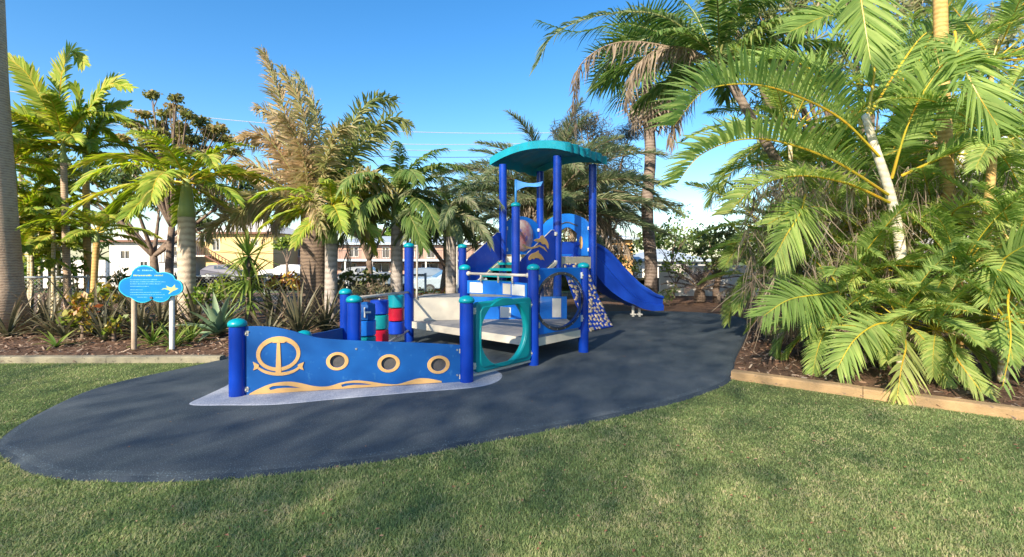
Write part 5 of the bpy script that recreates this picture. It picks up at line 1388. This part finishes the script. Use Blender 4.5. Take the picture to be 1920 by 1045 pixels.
# fallen leaves on the lawn
g = Geo(); P = scatter(900, 2.1, 5.2); P = P[~inside(P, rubber) & ~inside(P, bed)]; P = P[P[:, 0] > -0.5 - r.random(len(P)) * 3]
litter = [(p[0], p[1], -0.016) for p in P[:330]]
PL_ = np.c_[r.uniform(-3.5, 4.5, 260), r.uniform(3.4, 10, 260)]
litter += [(p[0], p[1], 0.003) for p in PL_[inside(PL_, inset(rubber, 0.15))][:90]]
for p in litter:
    a = r.uniform(0, 6.28); s = r.uniform(0.006, 0.016); dx, dy = math.cos(a) * s, math.sin(a) * s
    z = p[2]
    g.add([(p[0] - dx, p[1] - dy, z), (p[0] - dy * .5, p[1] + dx * .5, z + .006), (p[0] + dx, p[1] + dy, z + .002), (p[0] + dy * .5, p[1] - dx * .5, z + .003)], [[0, 1, 2, 3]], 0, r.uniform(0, 1))
M['fallen'] = leaf_mat('fallen_leaf', [(0.22, 0.10, 0.06), (0.32, 0.17, 0.10), (0.30, 0.22, 0.14)], 0.1, 0.8, 0.1)
tag(g.build('fallen_leaves', M['fallen']), 'small reddish brown leaves fallen on the lawn', 'fallen leaves', kind='stuff')

# ------------------------------------------------------------------ wire fence behind the bed
fence = thing('wire_fence', 'low galvanised pipe and chain wire fence behind the left bed', 'fence', (-6, 10.3, 0))
FWm = Matrix.Translation((-6, 10.3, 0)).inverted()
fa, fb = Vector((-13.5, 10.4)), Vector((-2.2, 12.2))
FPn = Plane(fa, fb); fz = 0.915
def FPt(o): o.parent = fence; o.matrix_parent_inverse = FWm; return o
g = Geo(); g.tube([FPn.p(0, fz), FPn.p(FPn.len, fz)], 0.028, 10); FPt(g.build('rail', M['galv'], smooth=True))
nps = 6
for k in range(nps + 1):
    u = FPn.len * k / nps; g = Geo(); g.tube([FPn.p(u, 0), FPn.p(u, fz + 0.05)], 0.03, 10); FPt(g.build('post', M['galv'], smooth=True))
V = []; F = []
st = 0.085; ww = 0.0022
k = -0.9
while k < FPn.len:
    for sg in (1, -1):
        u0, u1 = (k, k + 0.86) if sg > 0 else (k + 0.86, k)
        b0 = len(V)
        V += [FPn.p(u0 - ww, 0.03), FPn.p(u0 + ww, 0.03), FPn.p(u1 + ww, 0.89), FPn.p(u1 - ww, 0.89)]; F.append([b0, b0 + 1, b0 + 2, b0 + 3])
    k += st
g = Geo(); g.add(V, F); tag(FPt(g.build('wire_mesh', M['galv'])), kind='stuff')

# ------------------------------------------------------------------ background: houses, wall, cars, trees, wires
M['wall_yellow'] = mat('yellow_render', (0.62, 0.46, 0.21), 0.9, (0.56, 0.41, 0.19), 0.5)
M['wall_white'] = mat('white_render', (0.70, 0.67, 0.62), 0.9, (0.60, 0.57, 0.53), 0.5)
M['wall_pink'] = mat('pinkish_brick', (0.42, 0.26, 0.20), 0.9, (0.36, 0.21, 0.16), 3)
M['wall_orange'] = mat('orange_render', (0.55, 0.31, 0.11), 0.9, (0.50, 0.28, 0.10), 0.6)
M['roof_pale'] = mat('pale_roof_sheet', (0.62, 0.58, 0.53), 0.6, (0.54, 0.50, 0.46), 0.6)
M['roof_grey'] = mat('grey_blue_roof_sheet', (0.34, 0.40, 0.47), 0.6, (0.28, 0.33, 0.39), 0.6)
M['trim_brown'] = mat('brown_fascia', (0.18, 0.08, 0.05), 0.7)
M['glass'] = mat('window_glass', (0.04, 0.05, 0.06), 0.08, (0.06, 0.07, 0.085), 2, spec=0.8)
M['frame'] = mat('window_frame', (0.55, 0.55, 0.53), 0.5)
M['balus'] = mat('dark_railing', (0.10, 0.09, 0.09), 0.5)
M['blue_rail'] = mat('pale_blue_slab', (0.42, 0.52, 0.60), 0.6)
GZ = -0.89
def house(label, x0, x1, Y, z_eave, z_ridge, wall, roof, wins, depth=9.0, name='house', over=0.5, extra=None, cat='house'):
    a, b = at(x0, 480, Y), at(x1, 480, Y)
    cx = (a.x + b.x) / 2; W_ = b.x - a.x
    root = thing(name, label, cat, (cx, Y, GZ))
    he = z_eave - GZ
    hw = W_ / 2
    # walls with the window openings cut into the front
    rects = sorted([((at(p, 480, Y).x - cx, at(q_, 480, Y).x - cx), (EYE - (v1 - HY) / FPX * Y - GZ, EYE - (v0 - HY) / FPX * Y - GZ)) for p, q_, v0, v1 in wins])
    pl = Plane((-hw, 0), (hw, 0))
    holes = [[(u0 + hw, max(v0, 0.02)), (u1 + hw, max(v0, 0.02)), (u1 + hw, v1), (u0 + hw, v1)] for (u0, u1), (v0, v1) in rects]
    plate('wall', pl, [[(0, 0), (W_, 0), (W_, he), (0, he)]] + holes, -0.2, 0, M[wall], root, 0.002)
    g = Geo()
    g.box((-hw + 0.1, depth / 2 + 0.1, he / 2), (0.2, depth - 0.2, he)); g.box((hw - 0.1, depth / 2 + 0.1, he / 2), (0.2, depth - 0.2, he)); g.box((0, depth - 0.1, he / 2), (W_ - 0.41, 0.2, he))
    g.build('side_wall', M[wall], root)
    o = over; hr_ = z_ridge - GZ; rx = max(hw - depth * 0.5, 0.3)
    V = [(-hw - o, -o, he), (hw + o, -o, he), (hw + o, depth + o, he), (-hw - o, depth + o, he), (-rx, depth / 2, hr_), (rx, depth / 2, hr_)]
    g = Geo(); g.add(V, [[0, 1, 5, 4], [1, 2, 5, 5], [2, 3, 4, 5], [3, 0, 4, 4], [3, 2, 1, 0]])
    rf = g.build('roof', M[roof], root)
    g = Geo(); g.box((0, -o - 0.02, he - 0.02), (W_ + 2 * o, 0.06, 0.2)); g.build('fascia', M['trim_brown'] if roof == 'roof_pale' else M['blue_rail'], root)
    for (u0, u1), (v0, v1) in rects:
        v0 = max(v0, 0.02)
        g = Geo(); f_ = 0.07; yy = 0.06
        g.box(((u0 + u1) / 2, yy, v0 + f_ / 2), (u1 - u0, 0.08, f_)); g.box(((u0 + u1) / 2, yy, v1 - f_ / 2), (u1 - u0, 0.08, f_))
        for u in (u0 + f_ / 2, (u0 + u1) / 2, u1 - f_ / 2): g.box((u, yy + 0.002, (v0 + v1) / 2), (f_, 0.07, v1 - v0 - 2 * f_))
        w_ = g.build('window', M['frame'], root)
        g = Geo(); g.box(((u0 + u1) / 2, yy + 0.06, (v0 + v1) / 2), (u1 - u0 - 0.01, 0.02, v1 - v0 - 0.01)); g.build('pane', M['glass'], w_)
    return root, cx

hy_, cxy = house('sunlit yellow two storey building with pale roof and outside stairs', 385, 512, 52, zt(437, 52), zt(404, 52), 'wall_yellow', 'roof_pale', [(470, 484, 448, 462), (398, 412, 448, 470)])
# outside stair and landing of the yellow building
def yp(x, y, d=0.0): p = at(x, y, 51.5 - d); return Vector((p.x - cxy, p.y - 52, p.z - GZ))
g = Geo(); a = yp(362, 480); b = yp(390, 480); g.box((a + b) / 2, (b.x - a.x, 1.0, 0.15)); g.build('landing', M['wall_white'], hy_)
ns = 10; p0, p1 = yp(390, 480), yp(440, 508)
for k in range(ns):
    q_ = p0.lerp(p1, (k + 0.5) / ns); g = Geo(); g.box(q_, ((p1.x - p0.x) / ns * 1.15, 1.0, 0.07)); g.build('stair_step', M['trim_brown'], hy_)
g = Geo()
for off in (0, 0.9): g.tube([p0 + Vector((0, -0.5, off)), p1 + Vector((0, -0.5, off))], 0.09 if off == 0 else 0.05, 6)
for k in range(9):
    q_ = p0.lerp(p1, k / 8) + Vector((0, -0.5, 0)); g.tube([q_, q_ + Vector((0, 0, 0.9))], 0.03, 5)
for k in range(9):
    q_ = yp(362 + k * 3.5, 480) + Vector((0, -0.5, 0)); g.tube([q_, q_ + Vector((0, 0, 1.0))], 0.03, 5)
g.build('stair_railing', M['trim_brown'], hy_)
hw_, cxw = house('white house with pale low roof behind the cloud sign', 205, 345, 50, zt(452, 50), zt(432, 50), 'wall_white', 'roof_pale', [(262, 277, 490, 503), (225, 243, 470, 486), (312, 332, 462, 480)], depth=3.5)
g = Geo()
p = at(300, 480, 43.2)
for x in range(302, 346, 6):
    q_ = at(x, 497, 49.3); g.box((q_.x - cxw, -0.7, 2.2), (0.06, 0.06, 1.0))
a, b = at(300, 480, 49.3), at(346, 480, 49.3)
g.box(((a.x + b.x) / 2 - cxw, -0.7, 2.72), (b.x - a.x, 0.08, 0.08)); g.box(((a.x + b.x) / 2 - cxw, -0.45, 1.62), (b.x - a.x, 0.8, 0.14))
g.build('balcony', M['balus'], hw_)
hp_, cxp = house('long pinkish brick apartment block with blue edged balconies and grey roof', 596, 905, 50, zt(457, 50), zt(440, 50), 'wall_pink', 'roof_grey', [(655, 672, 463, 482), (688, 704, 463, 484), (716, 730, 463, 484), (760, 778, 463, 482), (800, 816, 463, 484), (640, 668, 494, 514), (700, 730, 494, 514), (790, 822, 494, 514), (838, 856, 463, 482)], depth=9)
a, b = at(600, 480, 49), at(900, 480, 49)
g = Geo(); g.box(((a.x + b.x) / 2 - cxp, -0.8, zt(488, 49) - GZ), (b.x - a.x, 1.5, 0.22)); bal = g.build('balcony', M['blue_rail'], hp_)
for k in range(26):
    if k % 5 == 2: continue
    u = a.x + (b.x - a.x) * (k + 0.5) / 26 - cxp
    g = Geo()
    for q_ in range(4): g.box((u - 0.22 + q_ * 0.15, -1.45, zt(488, 49) - GZ + 0.55), (0.04, 0.04, 0.85))
    g.box((u, -1.45, zt(488, 49) - GZ + 1.0), (0.66, 0.06, 0.06)); g.build('railing', M['balus'], bal)
for k in range(7):
    u = a.x + (b.x - a.x) * k / 6 - cxp; g = Geo(); g.box((u, -1.4, (zt(488, 49) - GZ) / 2), (0.14, 0.14, zt(488, 49) - GZ - 0.23)); g.build('pillar', M['wall_white'], hp_)
house('sunlit orange house seen between the tower and the fan palm', 1122, 1186, 46, zt(447, 46), zt(436, 46), 'wall_orange', 'roof_grey', [(1148, 1162, 460, 478), (1168, 1178, 460, 478)], depth=7)
house('low white house with blue grey roof beyond the cycad', 1190, 1330, 50, zt(488, 50), zt(466, 50), 'wall_white', 'roof_grey', [(1240, 1262, 492, 505), (1290, 1310, 492, 505)], depth=9)
house('white two storey house half hidden behind the canes at the far right', 1800, 2080, 22, zt(262, 22), zt(225, 22), 'wall_white', 'roof_grey', [(1868, 1915, 288, 312), (1830, 1850, 290, 330)], depth=8)
house('small tiled cottage between the yellow building and the thick trunk', 512, 575, 58, zt(458, 58), zt(446, 58), 'wall_pink', 'roof_grey', [(525, 540, 468, 482), (552, 565, 468, 482)], depth=7)

wl = thing('garden_wall', 'low plain white rendered wall behind the cycad', 'wall', (9.2, 16.9, 0))
g = Geo(); g.box((0.3, 0, 0.5), (8.6, 0.2, 1.0)); g.build('wall', M['wall_white'], wl); g = Geo(); g.box((0.3, 0, 1.03), (8.7, 0.26, 0.06)); g.build('coping', M['wall_white'], wl)

def car(label, x, Y, L_, col, rz=0.0, hgt=1.45, seed=1):
    p = at(x, 480, Y)
    root = thing('parked_car', label, 'car', (p.x, Y, GZ)); root.rotation_euler = (0, 0, rz)
    m = mat('car_paint', col, 0.35, tuple(c * 0.95 for c in col), spec=0.4)
    hw = 0.88
    prof = [(-L_ / 2, 0.35), (-L_ / 2, 0.78), (-L_ / 2 + 0.1, 0.92), (-L_ * 0.22, 0.98), (-L_ * 0.06, hgt - 0.04), (L_ * 0.12, hgt), (L_ * 0.32, hgt - 0.06), (L_ * 0.46, 0.98), (L_ / 2, 0.9), (L_ / 2, 0.35)]
    V = [(x_, s * hw * (0.82 if z_ > 1.1 else 1), z_) for s in (-1, 1) for x_, z_ in prof]; n = len(prof)
    me = bpy.data.meshes.new('body'); me.from_pydata(V, [], [list(range(n)), list(range(n, 2 * n))[::-1]] + [[i, n + i, n + (i + 1) % n, (i + 1) % n] for i in range(n)]); me.materials.append(m)
    bm = bmesh.new(); bm.from_mesh(me); bmesh.ops.recalc_face_normals(bm, faces=bm.faces); bmesh.ops.bevel(bm, geom=bm.edges[:], offset=0.04, segments=2, affect='EDGES'); bm.to_mesh(me); bm.free()
    link('body', me, root)
    for s in (-1, 1):
        for x0, x1 in ((-L_ * 0.12, L_ * 0.08), (L_ * 0.11, L_ * 0.30)):
            g = Geo(); yy = s * hw * 0.93
            g.add([(x0 - 0.12, yy * 1.03, 1.0), (x1 + (0.1 if x1 > L_ * .2 else 0), yy * 1.03, 1.0), (x1, s * hw * 0.86, hgt - 0.12), (x0 + (0.12 if x0 < 0 else 0), s * hw * 0.86, hgt - 0.12)], [[0, 1, 2, 3]])
            g.build('window', M['glass'], root)
        for x_ in (-L_ * 0.31, L_ * 0.31):
            g = Geo(); g.tube([(x_, s * (hw - 0.2), 0.32), (x_, s * (hw + 0.02), 0.32)], 0.32, 18); w_ = g.build('wheel', M['dark'], root)
            g = Geo(); g.tube([(x_, s * (hw + 0.021), 0.32), (x_, s * (hw + 0.03), 0.32)], 0.2, 12); g.build('rim', M['steel'], w_)
        g = Geo(); g.box((L_ / 2 + 0.005, s * 0.65, 0.8), (0.04, 0.3, 0.16)); g.build('tail_light', M['red'], root)
        g = Geo(); g.box((-L_ / 2 - 0.005, s * 0.62, 0.74), (0.04, 0.34, 0.14)); g.build('headlight', M['white'], root)
    g = Geo(); g.add([(-L_ * 0.215, -0.75, 1.005), (-L_ * 0.215, 0.75, 1.005), (-L_ * 0.07, 0.66, hgt - 0.05), (-L_ * 0.07, -0.66, hgt - 0.05)], [[3, 2, 1, 0]]); g.build('windscreen', M['glass'], root)
    return root
car('white parked car seen left of the thick dark trunk', 535, 47, 4.3, (0.6, 0.6, 0.6), 0.15)
car('dark parked car with red stripe below the outside stairs', 425, 47.5, 4.4, (0.10, 0.10, 0.13), 3.0)
car('silver blue parked car seen through the entry of the set', 785, 34, 4.4, (0.12, 0.17, 0.23), 0.1)
car('pale blue parked car just in front of the silver one', 842, 29.5, 4.4, (0.38, 0.46, 0.53), 0.35)
car('grey parked car beyond the barrel row', 690, 38, 4.2, (0.16, 0.18, 0.2), 3.2)
car('dark car parked by the white house left of the sign', 165, 36, 4.4, (0.05, 0.05, 0.07), 0.0)
# corrugated white fence left of the white house
wf = thing('panel_fence', 'white metal sheet fence behind the small golden palm', 'fence', at(170, 480, 34).xy.to_3d() + Vector((0, 0, GZ)))
for k in range(16):
    g = Geo(); g.box(((k - 7.5) * 0.42, 0.03 * (k % 2), 1.0), (0.40, 0.05, 2.0)); g.build('panel', M['wall_white'], wf)

# trees
tree('spreading tree with bare brown limbs and orange tinted leaves at the left', on_bed(318, 15.0), px_clumps([(330, 185, 13), (285, 178, 15), (310, 215, 16), (350, 215, 15), (300, 250, 18), (340, 240, 20), (375, 228, 20), (395, 250, 20), (345, 285, 18), (265, 290, 18), (425, 262, 18), (440, 285, 15), (250, 235, 15), (230, 262, 16), (270, 215, 14), (385, 285, 18), (310, 300, 18), (245, 320, 18), (330, 262, 22), (285, 272, 20), (410, 242, 16), (360, 262, 20), (300, 235, 18), (325, 200, 13), (270, 250, 18), (400, 290, 18)], 15.0, 0.9, 1), 'tree_leaf_brown', 0.125, 2600, trunk_r=0.12, flat=0.6, shell=0.7, seed=201)
tree('dark leafy tree with spreading limbs behind the pale trunk', on_bed(290, 16.5), px_clumps([(300, 370, 40), (400, 375, 42), (445, 400, 28), (240, 340, 40), (380, 420, 22), (190, 330, 34), (80, 300, 36), (130, 320, 30), (460, 350, 26), (220, 400, 24)], 16.5, 0.9, 2), 'tree_leaf', 0.16, 1000, trunk_r=0.15, seed=202)
tree('dark tree between the thick trunk and the grey palm trunk', on_bed(700, 16.0), px_clumps([(655, 400, 34), (695, 395, 34), (668, 430, 26), (725, 410, 24), (640, 370, 30), (700, 360, 26)], 16.0, 0.6, 3), 'tree_leaf', 0.15, 800, trunk_r=0.12, seed=203)
tree('dense dark bush tree left of the stair panel', on_bed(830, 14.5), px_clumps([(800, 430, 34), (840, 425, 38), (885, 430, 34), (915, 445, 26), (780, 440, 24), (860, 400, 30)], 14.5, 0.5, 4), 'tree_leaf', 0.15, 900, trunk_r=0.12, seed=204)
tree('wispy grey casuarina rising behind the tower roof', on_bed(1120, 18.0), px_clumps([(1100, 235, 40), (1140, 270, 40), (1060, 255, 36), (1165, 330, 44), (1110, 330, 50), (1165, 400, 40), (1120, 420, 44), (1060, 350, 44), (1010, 300, 40), (1180, 250, 24), (1145, 470, 30)], 18.0, 0.8, 5), 'needle', 0.34, 1500, trunk_r=0.18, seed=205, asp=0.07)
tree('dark green rounded bush tree left of the canes', on_bed(1345, 14.5), px_clumps([(1330, 450, 34), (1365, 440, 34), (1310, 470, 24), (1385, 470, 30), (1350, 490, 30)], 14.5, 0.5, 6), 'tree_leaf', 0.13, 900, trunk_r=0.1, seed=206)
tree('tall dark tree closing the view behind the canes', on_bed(1640, 12.5), px_clumps([(1480, 60, 60), (1560, 120, 60), (1450, 190, 60), (1640, 60, 60), (1700, 150, 60), (1780, 60, 60), (1860, 100, 60), (1900, 30, 50), (1560, 260, 60), (1650, 300, 60), (1740, 260, 60), (1830, 210, 50), (1490, 330, 50), (1430, 290, 40), (1600, 400, 60), (1720, 400, 60), (1500, 430, 50), (1830, 420, 50), (1580, 500, 50), (1700, 500, 50), (1800, 500, 50), (1900, 480, 50), (1480, 520, 40), (1390, 90, 45), (1420, 20, 55), (1350, 10, 45), (1500, 0, 55), (1600, 0, 55), (1720, 10, 55), (1440, 130, 45)], 12.5, 0.9, 7), 'tangle', 0.42, 520, trunk_r=0.2, seed=207, asp=0.13)
tree('thin leafy sapling right of the orange house', on_bed(1255, 17.5), px_clumps([(1255, 430, 26), (1285, 440, 22), (1235, 460, 18), (1275, 400, 24)], 17.5, 0.4, 8), 'bright_leaf', 0.13, 420, trunk_r=0.05, seed=208)
tree('distant yellow green tree above the grey apartment roof', at(725, 480, 62).xy.to_3d() + Vector((0, 0, GZ)), px_clumps([(715, 442, 16), (735, 438, 18), (752, 445, 14)], 62, 0.5, 9), 'bright_leaf', 0.6, 120, trunk_r=0.2, seed=209)
tree('round green garden tree in front of the small cottage', at(540, 480, 40).xy.to_3d() + Vector((0, 0, GZ)), px_clumps([(535, 455, 16), (550, 450, 16), (522, 462, 12)], 40, 0.4, 10), 'bright_leaf', 0.35, 220, trunk_r=0.12, seed=210)
for i, x in enumerate((-60, 60, 180, 960, 1040, 1130, 1230, 1310, 1400, 1500, 1650, 1800)):
    Yb = 80 + (i * 37 % 20)
    tree('far dark green tree on the skyline', at(x, 480, Yb).xy.to_3d() + Vector((0, 0, GZ)), px_clumps([(x - 25, 455, 24), (x + 20, 450, 28), (x, 440, 22), (x + 45, 465, 20)], Yb, 1.0, 20 + i), 'tree_leaf', 0.9, 36, 'far trees on the skyline', trunk_r=0.3, seed=220 + i)

# overhead wires
M['wire'] = mat('grey_cable', (0.35, 0.38, 0.42), 0.5)
pole_a, pole_b = at(40, 480, 30), at(1075, 480, 34)
for nm, p, lb in (('a', pole_a, 'timber power pole hidden behind the left palms'), ('b', pole_b, 'timber power pole hidden behind the tower')):
    po = thing('power_pole', lb, 'power pole', (p.x, p.y, GZ))
    g = Geo(); g.tube([(0, 0, 0), (0, 0, 10.6)], [0.16, 0.1], 10); g.build('pole', M['timber'], po); g = Geo(); g.box((0, 0, 10.2), (0.1, 2.4, 0.12)); g.build('crossarm', M['timber'], po)
for i, (dy, z0, z1) in enumerate([(-1.0, 10.9, 9.9), (0.0, 9.9, 9.5), (0.5, 9.6, 9.2), (1.0, 9.3, 8.8)]):
    a = Vector((pole_a.x, pole_a.y + dy, z0 + 0.5)); b = Vector((pole_b.x, pole_b.y + dy, z1))
    pts = [a.lerp(b, k / 16) - Vector((0, 0, 0.9 * 4 * (k / 16) * (1 - k / 16))) for k in range(17)]
    g = Geo(); g.tube(pts, 0.022, 5); tag(g.build('power_line', M['wire']), ('topmost', 'second highest', 'third highest', 'lowest')[i] + ' of the thin overhead power lines between the palms', 'power line', 'overhead power lines')

# ------------------------------------------------------------------ unseen trees added behind the camera to thin the sun on the foreground
rn = random.Random(12)
def unseen_shade_tree(label, bx, x0, x1, h0, h1, n, seed, dens):
    cl = [(Vector((rn.uniform(x0, x1), -14 + rn.uniform(-1.6, 1.6), h0 + (h1 - h0) * (k + rn.random()) / n)), rn.uniform(2.0, 2.6)) for k in range(n)]
    tree(label, (bx, -14, 0), cl, 'tree_leaf', 0.12, dens, trunk_r=0.30, seed=seed, shell=0.33, limb=False)
unseen_shade_tree('broad leafy tree added unseen behind the camera to shade the lawn', -5.5, -8.5, -0.5, 9.0, 17.5, 20, 301, 130)
unseen_shade_tree('tall leafy tree added unseen behind the camera to shade the playground', -11.5, -14.0, -8.0, 9.5, 18.0, 16, 302, 240)
unseen_shade_tree('lower leafy tree added unseen behind the camera to shade the left bed', -19.5, -24.0, -16.0, 10.6, 13.2, 12, 303, 300)
